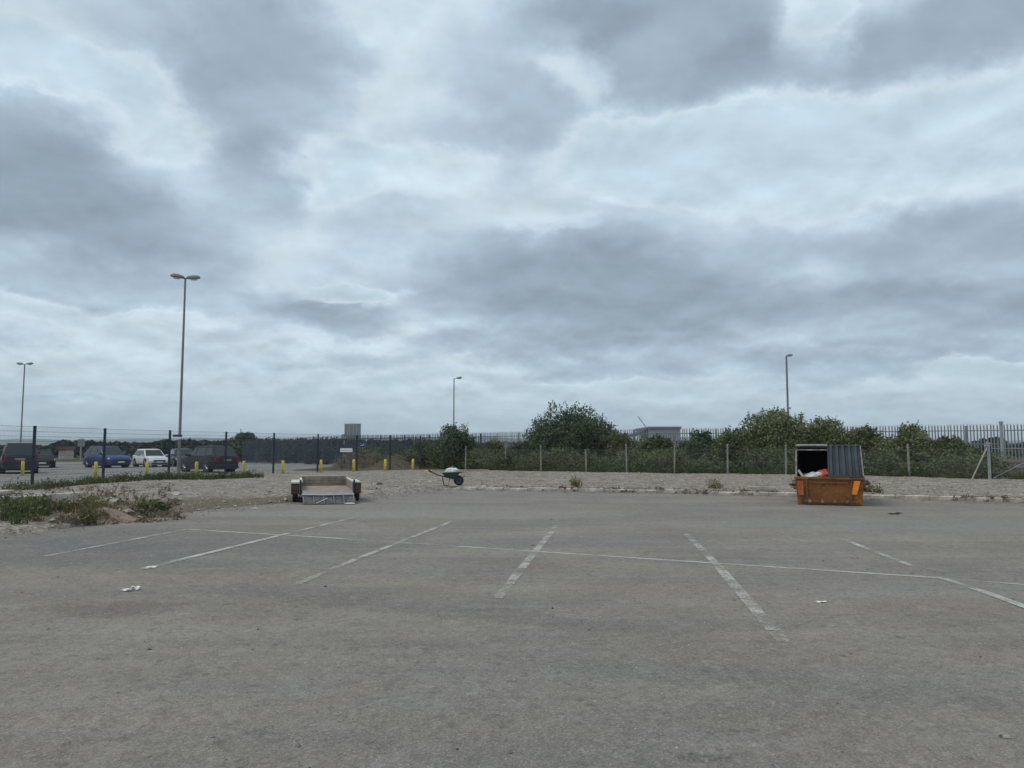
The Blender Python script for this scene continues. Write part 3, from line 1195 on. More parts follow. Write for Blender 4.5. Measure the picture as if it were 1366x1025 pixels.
blades('fence_foot_grass', gspots(rg_, 230, lambda r: (lambda x: (x, interp([(43, 652), (141, 642), (227, 638), (303, 637.5), (345, 636)], x) - r.random() * 2 + 1))(345 * r.random() ** .6)), GR, 'grass and weeds growing along the foot of the blue fence', 'grass', 5, .06, .32, .009, 22, .25, .5, .5)
blades('gravel_weeds', gspots(rg_, 34, lambda r: (r.uniform(20, 230), r.uniform(648, 668))), GR_DRY, 'sparse dry weeds standing in the gravel by the blue fence', 'weeds', 6, .06, .26, .006, 9, .25, .8, .6)


def kerb_spots(n):
    out = []
    for i in range(n):
        x = rg_.uniform(-1.5, 20)
        if fbm(x, 3, .5) < -.05: continue
        y = interp(near_edge, x)
        out.append((x, y - .16 + rg_.uniform(-.03, .3), .02 if rg_.random() < .5 else .12, rg_.uniform(.4, 1)))
    return out


blades('kerb_weeds', kerb_spots(230), GR_DRY, 'small dry weeds rooted in the joints along the kerb', 'weeds', 7, .03, .11, .006, 12, .13, .9, .3)
ksp = []
for px, py in ((769, 653), (773, 652), (765, 651), (1150, 660), (1160, 661), (1172, 662), (1060, 655), (958, 656), (950, 655)):
    g = G(px, py + 2)
    ksp.append((g.x, g.y, .1, .9))
blades('kerb_plants', ksp, GR_Y, 'taller green weeds growing behind the kerb and beside the skip', 'weeds', 8, .12, .50, .008, 30, .16, .5, .8)
blades('wire_fence_grass', [(x, interp(far_edge, x) + rg_.uniform(-.1, .5), .12, rg_.uniform(.5, 1.2)) for x in [rg_.uniform(-2, 24) for _ in range(300)]], GR, 'rough grass along the foot of the wire fence', 'grass', 9, .10, .42, .010, 26, .25, .6, .5)

# bare reddish earth heap on the ridge
g = G(150, 683, .2)
hb = MB()
for i in range(13):
    for j in range(9):
        u, v_ = i / 6 - 1, j / 4 - 1
        x, y = g.x + u * 1.0, g.y + v_ * .8
        z = gravel_h(x, y) - .05 + .24 * math.exp(-(u * u * 2.2 + v_ * v_ * 2.5)) + .03 * fbm(x, y, 2)
        hb.v.append((x, y, z))
for i in range(12):
    for j in range(8):
        a = i * 9 + j
        hb.f.append((a, a + 9, a + 10, a + 1))
eh = part('earth_patch', hb, mat('red_earth', (.17, .115, .085), .95, var=.25, scale=4, bump=.6, base2=(.22, .16, .12)), smooth=True)
eh['kind'] = 'structure'

# ------------------------------------------------------------------ blue weldmesh fence
NAVY = mat('navy_coated_steel', (.013, .017, .038), .5, var=.2, scale=3)
WIRE = mat('navy_wire', (.05, .058, .09), .6, var=.1, scale=3)
TOPZ = 2.4
bf = empty('mesh_fence', (0, 0, 0))
tag(bf, 'tall navy weldmesh fence on dark posts between the gravel and the car park', 'fence')


def wire(mb, a, b_, r):
    a, b_ = Vector(a), Vector(b_)
    d = (b_ - a).normalized()
    u = d.cross(Vector((0, 0, 1)) if abs(d.z) < .9 else Vector((0, 1, 0))).normalized()
    w = d.cross(u)
    i = len(mb.v)
    for p in (a, b_):
        for t in (0, 2.094, 4.189):
            mb.v.append(tuple(p + (u * math.cos(t) + w * math.sin(t)) * r))
    mb.f += [(i, i + 1, i + 4, i + 3), (i + 1, i + 2, i + 5, i + 4), (i + 2, i, i + 3, i + 5)]


pm = MB().box((0, 0, TOPZ / 2), (.085, .085, TOPZ)).box((0, 0, TOPZ + .008), (.092, .092, .016)).mesh('post', NAVY)
for i, (x, y) in enumerate(blue_posts):
    z = 0 if x > -19 else 0
    o = obj('post', pm, bf, (x, y, -.02))
    if i:
        x0, y0 = blue_posts[i - 1]
        a, b_ = Vector((x0, y0, 0)), Vector((x, y, 0))
        L_ = (b_ - a).length
        d = (b_ - a) / L_
        mb = MB()
        k = int(L_ / .06)
        for j in range(1, k):
            p = a + d * (L_ * j / k)
            wire(mb, (p.x, p.y, .10), (p.x, p.y, TOPZ - .04), .0024)
        for j in range(13):
            z = .10 + j * (TOPZ - .14) / 12
            wire(mb, (a.x, a.y, z), (b_.x, b_.y, z), .0062)
        m = part('wire_mesh', mb, WIRE, bf)
        m['kind'] = 'stuff'

# ------------------------------------------------------------------ yellow bollards
YEL = mat('yellow_plastic', (.60, .46, .04), .6, var=.12, scale=5, base2=(.68, .56, .07))
bol = MB().lathe([(.0, 0), (.085, 0), (.085, .70), (.078, .80), (.055, .84), (0, .85)], 12)
bol_me = bol.mesh('bollard', YEL, smooth=True)
BAND = MB().lathe([(.0872, .60), (.0872, .68)], 12).mesh('reflective_band', mat('dull_band', (.60, .50, .14), .5, var=.1))
blab = ['yellow bollard in front of the large dark car at the left edge', 'yellow bollard in front of the blue car, nearest the second fence post',
        'yellow bollard in front of the white car, with a pale cap', 'yellow bollard in front of the dark estate car', 'yellow bollard just right of the dark estate car tail',
        'yellow bollard right of the fence post beyond the estate car', 'yellow bollard behind the trailer front board', 'yellow bollard beside the fence post under the tower block',
        'yellow bollard between the tower block and the earth mound edge', 'rightmost yellow bollard, at the edge of the bushes']
for i, (px, py) in enumerate([(30, 635), (127, 638.5), (195.5, 637.5), (261.5, 638), (325.5, 635.5), (377.5, 634.5), (428, 632.5), (472, 631.5), (513.5, 631), (550.5, 630)]):
    g = G(px, py)
    r_ = empty('bollard', (g.x, g.y, 0))
    r_.rotation_euler = (rnd.uniform(-.03, .03), rnd.uniform(-.04, .04), 0)
    tag(r_, blab[i], 'bollard', 'yellow bollards along the blue fence')
    obj('post_tube', bol_me, r_)
    obj('reflective_band', BAND, r_)

# ------------------------------------------------------------------ short wire fence (concrete posts, chain link)
CONC = mat('post_concrete', (.20, .20, .17), .9, var=.2, scale=5, bump=.3, base2=(.26, .26, .22))
GALV = mat('galvanised', (.30, .32, .33), .55, metal=.5, var=.2, scale=4)
CHAIN = mat('chain_wire', (.20, .22, .21), .6, metal=.2, var=.1)
wf = empty('wire_fence', (0, 0, 0))
tag(wf, 'low chain link fence on pale posts in front of the bushes', 'fence')
heights = [1.55, 1.55, 1.58, 1.36, 1.66, 1.56, 1.64, 1.60, 1.56, 1.62, 1.72]
prev = None
for i, ((x, y), h) in enumerate(zip(short_posts, heights)):
    zb = .10
    if i not in (8,):
        mb = MB().hexa([(-.042, -.042, -.1), (.042, -.042, -.1), (.042, .042, -.1), (-.042, .042, -.1), (-.035, -.035, h), (.035, -.035, h), (.035, .035, h + .02), (-.035, .035, h + .02)])
        p = part('post', mb, CONC, wf, loc=(x, y, zb))
        p.rotation_euler = (rnd.uniform(-.015, .015), rnd.uniform(-.02, .02), 0)
    if i:
        x0, y0 = short_posts[i - 1]
        a, b_ = Vector((x0, y0, zb)), Vector((x, y, zb))
        L_ = (b_ - a).length
        d = (b_ - a) / L_
        H = 1.35
        mb = MB()
        n = int((L_ + H) / .075)
        for j in range(n):
            for sgn in (1, -1):
                s0 = j * .075 - (H if sgn > 0 else 0)
                t0, z0, t1, z1 = s0, 0, s0 + H, H
                if sgn < 0: z0, z1 = H, 0
                # clip to panel
                if t0 < 0:
                    f = -t0 / H; z0 = z0 + (z1 - z0) * f; t0 = 0
                if t1 > L_:
                    f = (t1 - L_) / (H); z1 = z1 - (H if sgn > 0 else -H) * f; t1 = L_
                if t1 <= t0: continue
                pa, pb = a + d * t0, a + d * t1
                wire(mb, (pa.x, pa.y, zb + z0), (pb.x, pb.y, zb + z1), .0015)
        m = part('chain_link', mb, CHAIN, wf); m['kind'] = 'stuff'
        mb = MB()
        for z in (.02, .7, H):
            wire(mb, (a.x, a.y, zb + z), (b_.x, b_.y, zb + z - .0), .003)
        m = part('line_wires', mb, CHAIN, wf); m['kind'] = 'stuff'
# corner strainer with brace
x, y = short_posts[-1]
ST = mat('strainer_paint', (.30, .33, .36), .6, var=.2, scale=5)
part('strainer_post', MB().box((0, 0, .82), (.09, .09, 1.74)).box((0, 0, 1.70), (.13, .13, .06)).box((-.06, -.02, 1.60), (.2, .1, .07)), ST, wf, loc=(x, y, .05))
a = G(1295, 642, .1)
part('brace', MB().tube([(a.x, a.y, .08), (x - .05, y, 1.58)], .035, 6), CONC, wf)

# gate-like mesh panel fence to the right of the corner
gf = empty('mesh_gate', (0, 0, 0))
tag(gf, 'galvanised mesh gate at the right end of the wire fence', 'gate')
gp = [(21.75, 35.2), (24.3, 34.9), (27.2, 34.6)]
for i, (x, y) in enumerate(gp):
    if i: part('post', MB().box((0, 0, .75), (.07, .07, 1.6)), ST, gf, loc=(x, y, .1))
    if i:
        x0, y0 = gp[i - 1]
        mb = MB()
        n = 50
        for j in range(1, n):
            q = j / n
            wire(mb, (x0 + (x - x0) * q, y0 + (y - y0) * q, .2), (x0 + (x - x0) * q, y0 + (y - y0) * q, 1.5), .002)
        for j in range(12):
            z = .2 + 1.3 * j / 11
            wire(mb, (x0, y0, z), (x, y, z), .002)
        m = part('wire_mesh', mb, CHAIN, gf); m['kind'] = 'stuff'
        for z in (.18, 1.52):
            part('rail', MB().tube([(x0, y0, z), (x, y, z)], .022, 6), GALV, gf)
        part('diagonal_bar', MB().tube([(x0, y0, .18), (x, y, 1.52)], .016, 6), GALV, gf)

# ------------------------------------------------------------------ palisade fences
PAL = mat('palisade_steel', (.12, .13, .14), .6, metal=.0, var=.2, scale=.25, base2=(.36, .37, .38))
PAL_D = mat('palisade_dark', (.065, .078, .105), .6, var=.2, scale=.8)


def pale_mesh(h, m):
    # W-section pale with a three-pronged head
    mb = MB()
    prof = [(-.034, 0), (-.022, -.018), (0, 0), (.022, -.018), (.034, 0)]
    n = len(prof)
    for z in (0, h - .12):
        for x, y in prof: mb.v.append((x, y, z))
    tips = [(-.05, -.02, h), (0, -.01, h + .02), (.05, -.02, h)]
    mb.v += tips
    for i in range(n - 1):
        mb.f.append((i, i + 1, n + i + 1, n + i))
    mb.f += [(n, n + 1, 2 * n), (n + 1, n + 2, 2 * n + 1), (n + 2, n + 3, 2 * n + 1), (n + 3, n + 4, 2 * n + 2)]
    me = bpy.data.meshes.new('pale'); me.from_pydata(mb.v, [], mb.f); me.materials.append(m)
    # thickness 3 mm
    bm = bmesh.new(); bm.from_mesh(me)
    bmesh.ops.solidify(bm, geom=bm.faces[:], thickness=.003)
    bm.to_mesh(me); bm.free()
    return me


def palisade(line_, tops, hgt, m, root, pitch, post_gap=2.75, postw=.10, postm=None, over=.0, offset=0):
    pl = [Vector((x, y, 0)) for x, y in line_]
    me = pale_mesh(hgt, m)
    pm_ = MB().box((0, 0, hgt / 2 + over / 2 - .1), (postw, postw, hgt + over)).mesh('post', postm or m)
    seg_i = 0
    s_ = offset
    nextpost = 0
    dist = 0
    rails = []
    for a, b_ in zip(pl, pl[1:]):
        L_ = (b_ - a).length
        d = (b_ - a) / L_
        ang = math.atan2(d.y, d.x)
        t = s_
        while t < L_:
            p = a + d * t
            zt = interp(tops, p.x)
            o = obj('pale', me, root, (p.x, p.y, zt - hgt + rnd.uniform(-.012, .012)))
            o.rotation_euler = (rnd.uniform(-.012, .012), rnd.uniform(-.008, .008), ang)
            t += pitch
        s_ = t - L_
        while nextpost <= dist + L_:
            p = a + d * (nextpost - dist)
            zt = interp(tops, p.x)
            o = obj('post', pm_, root, (p.x, p.y + .07, zt - hgt))
            nextpost += post_gap
        for off in (.36, 1.08, hgt - .18):
            za, zb_ = interp(tops, a.x) - off, interp(tops, b_.x) - off
            u = Vector((-d.y, d.x, 0)) * .035
            part('rail', MB().hexa([a + u + Vector((0, 0, za - .025)), b_ + u + Vector((0, 0, zb_ - .025)), b_ + u * 1.8 + Vector((0, 0, zb_ - .025)), a + u * 1.8 + Vector((0, 0, za - .025)),
                                    a + u + Vector((0, 0, za + .025)), b_ + u + Vector((0, 0, zb_ + .025)), b_ + u * 1.8 + Vector((0, 0, zb_ + .025)), a + u * 1.8 + Vector((0, 0, za + .025))]), m, root)
        dist += L_


pf = empty('palisade_fence')
tag(pf, 'tall grey steel palisade fence with pointed pales behind the bushes', 'fence')
palisade([p for p in pal_line if p[0] >= -1.3][:-1] + [(33, 38.8)], pal_top, 2.05, PAL, pf, .155)
pf2 = empty('palisade_fence')
tag(pf2, 'dark palisade fence running away beyond the car park to the round tree', 'fence')
palisade([(-28.5, 82), (-16.4, 72)], pal_top, 2.5, PAL_D, pf2, .155)
pf3 = empty('palisade_fence')
tag(pf3, 'dark palisade fence behind the earth mound, below the tower block', 'fence')
palisade([(-16.3, 72), (-7, 66), (-1.3, 62)], pal_top, 2.5, PAL_D, pf3, .155, postw=.12)
# heavy galvanised gate post
pp = AT(1332, 566, 40.6)
tag(part('fence_pillar', MB().box((0, 0, 1.0), (.12, .12, 2.1)).box((0, 0, 2.1), (.15, .15, .1)), ST, loc=(pp.x, 40.4, .78)), 'thick pale steel pillar standing in the palisade fence', 'pillar')

# low brick wall beyond the palisade at the right
BRICKW = mat('old_brick', (.20, .15, .125), .95, var=.3, scale=2, bump=.4, base2=(.26, .21, .18))
a = AT(1336, 615, 37)
tag(part('low_wall', MB().box((a.x + 10, 37.4, .42), (20, .22, .84)).box((a.x + 10, 37.4, .88), (20.1, .30, .08)).box((a.x + 10, 37.27, .60), (20, .05, .05)), BRICKW), 'low brick wall with a pale coping under the palisade at the right edge', 'wall')

# ------------------------------------------------------------------ lamp posts
POLE = mat('lamp_pole_steel', (.20, .19, .20), .5, metal=.4, var=.15, scale=1)
HEAD = mat('lamp_head_grey', (.16, .17, .17), .5, var=.15, scale=4)
LENS = mat('lamp_lens', (.42, .45, .42), .25, var=.05, scale=4)


def lamp_head(root, c, ang, s_=1.0):
    """lantern: tapering housing with a shallow bowl underneath; points along ang"""
    hd = MB()
    prof = [(-.30, .05, .05), (-.22, .13, .11), (0, .17, .15), (.22, .16, .14), (.34, .10, .08)]
    n = 8
    for x, w, h in prof:
        for k in range(n):
            t = 2 * math.pi * k / n
            zz = math.sin(t) * h
            hd.v.append((x * s_, math.cos(t) * w * s_, (zz if zz > 0 else zz * .35) * s_))
    for i in range(len(prof) - 1):
        for k in range(n):
            hd.f.append((i * n + k, i * n + (k + 1) % n, (i + 1) * n + (k + 1) % n, (i + 1) * n + k))
    hd.f += [tuple(range(n)), tuple(range((len(prof) - 1) * n, len(prof) * n))]
    h = part('lamp_head', hd, HEAD, root, loc=c)
    h.rotation_euler = (0, R(-6), ang)
    b_ = MB()
    for x, w, z in ((-.12, .10, -.035), (.24, .10, -.035), (-.06, .07, -.10), (.18, .07, -.10)):
        b_.v += [(x * s_, -w * s_, z * s_), (x * s_, w * s_, z * s_)]
    b_.f = [(0, 1, 3, 2), (4, 5, 7, 6), (0, 1, 5, 4), (2, 3, 7, 6), (0, 2, 6, 4), (1, 3, 7, 5)]
    part('lens', b_, LENS, h)


def lamp_post(x, y, H, label, heads, r0=.10, r1=.05, group=None):
    root = empty('lamp_post', (x, y, 0))
    tag(root, label, 'lamp post', group)
    part('pole', MB().tube([(0, 0, 0), (0, 0, 1.3), (0, 0, 1.32), (0, 0, H)], [r0 * 1.3, r0 * 1.3, r0, r1], 10), POLE, root)
    part('base_plate', MB().box((0, 0, .03), (.42, .42, .05)), POLE, root)
    for ang, reach, s_ in heads:
        d = Vector((math.cos(ang), math.sin(ang), 0))
        part('bracket', MB().tube([(0, 0, H - .08), tuple(d * reach + Vector((0, 0, H + .02)))], .03, 6), POLE, root)
        lamp_head(root, tuple(d * (reach + .22) + Vector((0, 0, H + .03))), ang, s_)
    return root


a = AT(238, 631, 46.5)
lpA = lamp_post(a.x, 46.5, AT(246, 369, 46.5).z - .1, 'tall twin headed lamp post beside the dark estate car', [(R(12 + 180 + 12), .20, 1.25), (R(24), .20, 1.25)], .085, .055, 'lamp posts around the car park')
a = AT(27.5, 590, 95)
lamp_post(a.x, 95, AT(31, 486, 95).z, 'far twin headed lamp post behind the large dark car', [(R(178), .35, 1.25), (R(2), .35, 1.25)], .09, .07, 'lamp posts around the car park')
a = AT(605.3, 572, 91)
lamp_post(a.x, 91, AT(607, 505, 91).z, 'single headed lamp post rising behind the dark rounded bush', [(R(0), .35, 1.1)], .085, .06)
a = AT(1051.2, 552, 70)
lamp_post(a.x, 70, AT(1048.5, 475, 70).z, 'single headed lamp post rising behind the tall feathery bush', [(R(0), .05, .9)], .10, .08)

# signs on the tall lamp post
SGN_D = mat('sign_dark', (.035, .04, .08), .5, var=.1)
SGN_W = mat('sign_white', (.78, .78, .76), .5, var=.06)
a = AT(236.5, 583, 46.3)
s1 = empty('sign', (a.x, 46.33, a.z))
tag(s1, 'pair of small plates, dark above white, fixed to the tall lamp post', 'sign')
part('dark_plate', MB().box((0, 0, .07), (.56, .02, .14)), SGN_D, s1)
part('white_plate', MB().box((-.02, 0, -.08), (.46, .02, .13)), SGN_W, s1)
a = AT(108.5, 591, 88)
s2 = empty('sign', (a.x, 88, 0))
tag(s2, 'grey square sign board on a single post left of the blue car', 'sign')
part('board', MB().box((0, 0, a.z), (.80, .05, .85)), mat('sign_back_grey', (.18, .19, .19), .6, var=.15), s2)
part('post', MB().tube([(-.05, .06, 0), (-.05, .06, a.z + .5)], .07, 6), GALV, s2)
# notice boards beyond the fence
a = AT(462, 598, 53.3)
s3 = empty('notice_board', (a.x, 53.3, 0))
tag(s3, 'notice board with a navy top and white lower panel behind the blue fence', 'sign')
part('navy_panel', MB().box((.05, 0, a.z + .13), (.72, .03, .25)), SGN_D, s3)
part('white_panel', MB().box((0, 0, a.z - .14), (.84, .03, .26)), SGN_W, s3)
part('post', MB().tube([(-.3, .05, 0), (-.3, .05, a.z + .2)], .025, 6), SGN_D, s3)
part('post', MB().tube([(.3, .05, 0), (.3, .05, a.z + .2)], .025, 6), SGN_D, s3)
BLUE = mat('sign_blue', (.04, .12, .33), .5, var=.1)
a = AT(484, 594, 60)
s4 = empty('notice_board', (a.x, 60, 0))
tag(s4, 'small bright blue sign with a white mark, right of the fence post under the tower', 'sign')
part('blue_panel', MB().box((0, 0, a.z), (.5, .03, .30)), BLUE, s4)
part('white_mark', MB().box((-.05, -.022, a.z), (.28, .01, .07)), SGN_W, s4)
part('post', MB().tube([(0, .05, 0), (0, .05, a.z + .1)], .03, 6), GALV, s4)
a = AT(459, 583.5, 58)
s5 = empty('sign', (a.x, 58, 0))
tag(s5, 'small dark square sign with two pale panes in front of the tower block', 'sign')
part('board', MB().box((0, 0, a.z), (.34, .04, .42)), SGN_D, s5)
for dx in (-.08, .08):
    part('pane', MB().box((dx, -.024, a.z + .02), (.10, .008, .26)), mat('pale_pane', (.32, .36, .38), .4, var=.1), s5)
part('post', MB().tube([(0, .05, 0), (0, .05, a.z)], .035, 6), GALV, s5)

# ------------------------------------------------------------------ cars
TYRE = mat('tyre_rubber', (.018, .018, .018), .85, var=.2, scale=20)
RIM = mat('wheel_alloy', (.32, .33, .34), .35, metal=.7, var=.1)
GLASS = mat('car_glass', (.02, .026, .030), .12, var=.1, scale=1, spec=.45)
TRIM = mat('black_trim', (.012, .012, .013), .6, var=.1)
PLATE_W = mat('plate_white', (.62, .62, .58), .4, var=.03)
PLATE_Y = mat('plate_yellow', (.34, .24, .08), .5, var=.05)
LAMPC = mat('headlamp_glass', (.50, .53, .55), .1, var=.1, spec=.9)
LAMPR = mat('tail_lamp', (.14, .008, .010), .3, var=.1)
CHROME = mat('chrome', (.6, .6, .6), .2, metal=1, var=.03)


def wheel(root, x, y, r_, side):
    w = empty('wheel', (x, y, r_)); w.parent = root
    part('tyre', MB().lathe([(r_ * .62, -.10), (r_ * .93, -.11), (r_, -.07), (r_, .07), (r_ * .93, .11), (r_ * .62, .10)], 22, 'Y'), TYRE, w, smooth=True)
    mb = MB().lathe([(r_ * .66, .09), (r_ * .60, .055), (r_ * .55, .03), (.0, .02)], 20, 'Y')
    for k in range(7):
        t = 2 * math.pi * k / 7
        mb.tube([(0, .075, 0), (math.cos(t) * r_ * .60, .085, math.sin(t) * r_ * .60)], [.045, .03], 4)
    mb.lathe([(0, .095), (.05, .095), (.055, .06)], 8, 'Y')
    m = part('rim', mb, RIM, w)
    if side < 0: w.rotation_euler = (0, 0, math.pi)


def make_car(label, loc, rz, paint, L=4.3, W=1.78, H=1.5, kind='hatch', R_=.33, group='cars parked beyond the blue fence', pf=PLATE_W):
    """local +x is the car's front"""
    root = empty('parked_car', loc, rz)
    tag(root, label, 'car', group)
    hl, hw = L / 2, W / 2
    belt = H * .60
    if kind == 'saloon':
        top = [(-1, .50), (-.97, .58), (-.9, .66), (-.62, .675), (-.5, .64), (0, .63), (.30, .635), (.42, .62), (.80, .53), (.94, .46), (1, .38)]
        xa0, xa1, xr1, xr0 = .42, .12, -.38, -.72
    elif kind == 'suv':
        top = [(-1, .52), (-.985, .60), (-.95, .615), (-.5, .61), (0, .60), (.30, .60), (.44, .60), (.80, .56), (.94, .50), (1, .40)]
        xa0, xa1, xr1, xr0 = .48, .15, -.70, -.95
    else:
        top = [(-1, .50), (-.985, .60), (-.93, .615), (-.5, .61), (0, .60), (.32, .605), (.46, .60), (.80, .53), (.94, .46), (1, .36)]
        xa0, xa1, xr1, xr0 = .50, .16, -.66, -.96
    bot = .17 if kind != 'suv' else .20
    mb = MB()
    rings = []
    for u, zt in top:
        x = u * hl
        zt *= H
        nar = 1 - .10 * max(0, abs(u) - .72) / .28 - .05 * (abs(u) > .96)
        w = hw * nar
        zb = bot + (.10 if abs(u) > .97 else 0)
        ring = [(0, zb), (w * .86, zb), (w * .965, zb + .10), (w, zb + (zt - zb) * .48), (w * .985, zb + (zt - zb) * .80), (w * .93, zt - .02), (w * .80, zt), (w * .4, zt + .025), (0, zt + .03)]
        rings.append([(x, y, z) for y, z in ring])
    n = len(rings[0])
    for rg2 in rings:
        for x, y, z in rg2: mb.v.append((x, y, z))
        for x, y, z in rg2[1:-1]: mb.v.append((x, -y, z))
    m_ = n + n - 2

    def idx(i, k):
        if k < n: return i * m_ + k
        kk = 2 * n - 2 - k       # mirrored going back
        return i * m_ + n + (kk - 1)
    for i in range(len(rings) - 1):
        for k in range(m_):
            mb.f.append((idx(i, k), idx(i, (k + 1) % m_), idx(i + 1, (k + 1) % m_), idx(i + 1, k)))
    mb.f.append(tuple(idx(0, k) for k in range(m_)))
    mb.f.append(tuple(idx(len(rings) - 1, k) for k in range(m_)))
    body = part('body', mb, paint, root, smooth=False, bevel=0)
    for p in body.data.polygons: p.use_smooth = True
    try:
        body.data.set_sharp_from_angle(angle=R(32))
    except Exception:
        pass
    # cabin
    wb, wr = hw * .95, hw * .74
    zb, zr = belt - .03, H
    X = lambda u: u * hl
    cab = MB()
    prof = [(X(xa0), zb), (X(xa1), zr - .035), (X((xa1 * .6 + xr1 * .4)), zr), (X(xr1), zr - .03), (X(xr0), zb)]
    for x, z in prof:
        q = (z - zb) / (zr - zb)
        w = wb + (wr - wb) * q
        if z > zb + .1:
            cab.v += [(x, -w, z - .05), (x, -w * .86, z), (x, w * .86, z), (x, w, z - .05)]
        else:
            cab.v += [(x, -w, z), (x, -w * .86, z), (x, w * .86, z), (x, w, z)]
    for i in range(len(prof) - 1):
        a = i * 4
        for k in range(3):
            cab.f.append((a + k, a + k + 1, a + k + 5, a + k + 4))
    cab.f += [(0, 4, 8, 12, 16), (3, 7, 11, 15, 19)]
    c_ = part('cabin', cab, paint, root, bevel=.03)
    # windows on the cabin faces (glass 5 mm proud)
    def side_pt(x, q, s_):
        w = wb + (wr - wb) * q
        return Vector((x, s_ * (w + .010), zb + (zr - zb) * q - .05 * q))
    q0, q1 = .10, .86
    def fx(q): return X(xa0) + (X(xa1) - X(xa0)) * q
    def rx(q): return X(xr0) + (X(xr1) - X(xr0)) * q
    xm = X(.02)
    for s_ in (1, -1):
        spans = [('f', xm + .03), (xm - .05, 'm2' if kind != 'saloon' else 'r')]
        quads = [[(fx(q0) - .10, q0), (fx(q1) - .06, q1), (xm + .04, q1), (xm + .04, q0)]]
        if kind == 'saloon':
            quads.append([(xm - .04, q0), (xm - .04, q1), (rx(q1) + .06, q1), (rx(q0) + .16, q0)])
        else:
            x2 = X(-.46)
            quads.append([(xm - .04, q0), (xm - .04, q1), (x2 + .03, q1), (x2 + .03, q0)])
            quads.append([(x2 - .05, q0 + .05), (x2 - .05, q1), (rx(q1) + .09, q1), (rx(q0) + .15, q0 + .1)])
        for qd in quads:
            pts = [side_pt(x, q, s_) for x, q in qd]
            part('window', MB().slab(pts, (0, -s_ * .02, 0)), GLASS, root)
    def front_quad(fun, name, dirx):
        pts = []
        for q, sg in ((.08, -1), (.08, 1), (.90, 1), (.90, -1)):
            w = (wb + (wr - wb) * q) * .86
            zz = zb + (zr - (.035 if dirx > 0 else .03) - zb) * q
            pts.append(Vector((fun(q) + dirx * .008, sg * w, zz + .008)))
        part(name, MB().slab(pts, (-dirx * .02, 0, -.01)), GLASS, root)
    front_quad(fx, 'windscreen', 1)
    front_quad(rx, 'rear_window', -1)
    # wheels in dark arches
    ax = hl * .60
    for x in (ax, -ax * .98):
        for s_ in (1, -1):
            part('wheel_arch', MB().lathe([(0, .0), (R_ + .055, .0), (R_ + .055, -.30), (0, -.3)], 20, 'Y', (0, 0, 0)), TRIM, root, loc=(x, s_ * (hw + .004) + (0 if s_ > 0 else .30), R_ + .01))
            wheel(root, x, s_ * (hw - .095), R_, s_)
    zf = H * .40
    for s_ in (1, -1):
        part('headlight', MB().hexa([(hl * .90, s_ * hw * .50, zf - .02), (hl * 1.0 + .004, s_ * hw * .50, zf - .07), (hl * .93, s_ * hw * .93, zf - .02), (hl * .86, s_ * hw * .955, zf),
                                     (hl * .90, s_ * hw * .50, zf + .10), (hl * .965, s_ * hw * .50, zf + .045), (hl * .90, s_ * hw * .93, zf + .10), (hl * .84, s_ * hw * .955, zf + .12)]), LAMPC, root)
        part('tail_light', MB().box((-hl * .985, s_ * hw * .80, H * .50), (.10, hw * .26, .20 if kind != 'suv' else .30)), LAMPR, root)
        part('mirror', MB().hexa([(X(xa0) - .25, s_ * wb, zb + .06), (X(xa0) - .12, s_ * wb, zb + .06), (X(xa0) - .10, s_ * (wb + .20), zb + .06), (X(xa0) - .22, s_ * (wb + .20), zb + .06),
                                  (X(xa0) - .25, s_ * wb, zb + .16), (X(xa0) - .12, s_ * wb, zb + .16), (X(xa0) - .10, s_ * (wb + .20), zb + .20), (X(xa0) - .22, s_ * (wb + .20), zb + .20)]), paint, root)
        part('sill', MB().box((0, s_ * (hw * .955), bot + .05), (L * .42, .05, .12)), TRIM, root)
        part('door_handle', MB().box((-.08 * hl, s_ * (hw * .995), H * .545), (.18, .03, .03)), paint, root)
        if kind != 'saloon':
            part('roof_rail', MB().tube([(X(xa1) - .15, s_ * wr * .93, H + .02), (X(xr1) + .1, s_ * wr * .93, H + .02)], .018, 5), TRIM, root)
    part('grille', MB().box((hl * .99, 0, H * .335), (.07, W * .52, .17)), TRIM, root)
    part('lower_grille', MB().box((hl * .992, 0, H * .20), (.06, W * .70, .11)), TRIM, root)
    part('number_plate', MB().box((hl + .022, 0, H * .27), (.02, .50, .11)), PLATE_W, root)
    part('number_plate', MB().box((-hl - .012, 0, H * (.47 if kind == 'suv' else .40)), (.02, .52, .11)), PLATE_Y, root)
    part('rear_bumper', MB().box((-hl + .03, 0, bot + .13), (.12, W * .88, .16)), TRIM if kind == 'suv' else paint, root, bevel=.02)
    return root


def paint(name, c, coat=.25):
    return mat(name, c, .45, var=.06, scale=1.5, coat=coat, spec=.3)


P_BLACK = paint('car_paint_dark_blue', (.012, .016, .030))
P_BLK2 = mat('car_paint_black', (.012, .014, .017), .6, var=.1, spec=.15)
P_BLUE = paint('car_paint_blue', (.016, .036, .125))
P_WHITE = paint('car_paint_silver_white', (.58, .60, .62))
P_GREY = mat('car_paint_dark_grey', (.030, .029, .036), .55, var=.08, spec=.2)

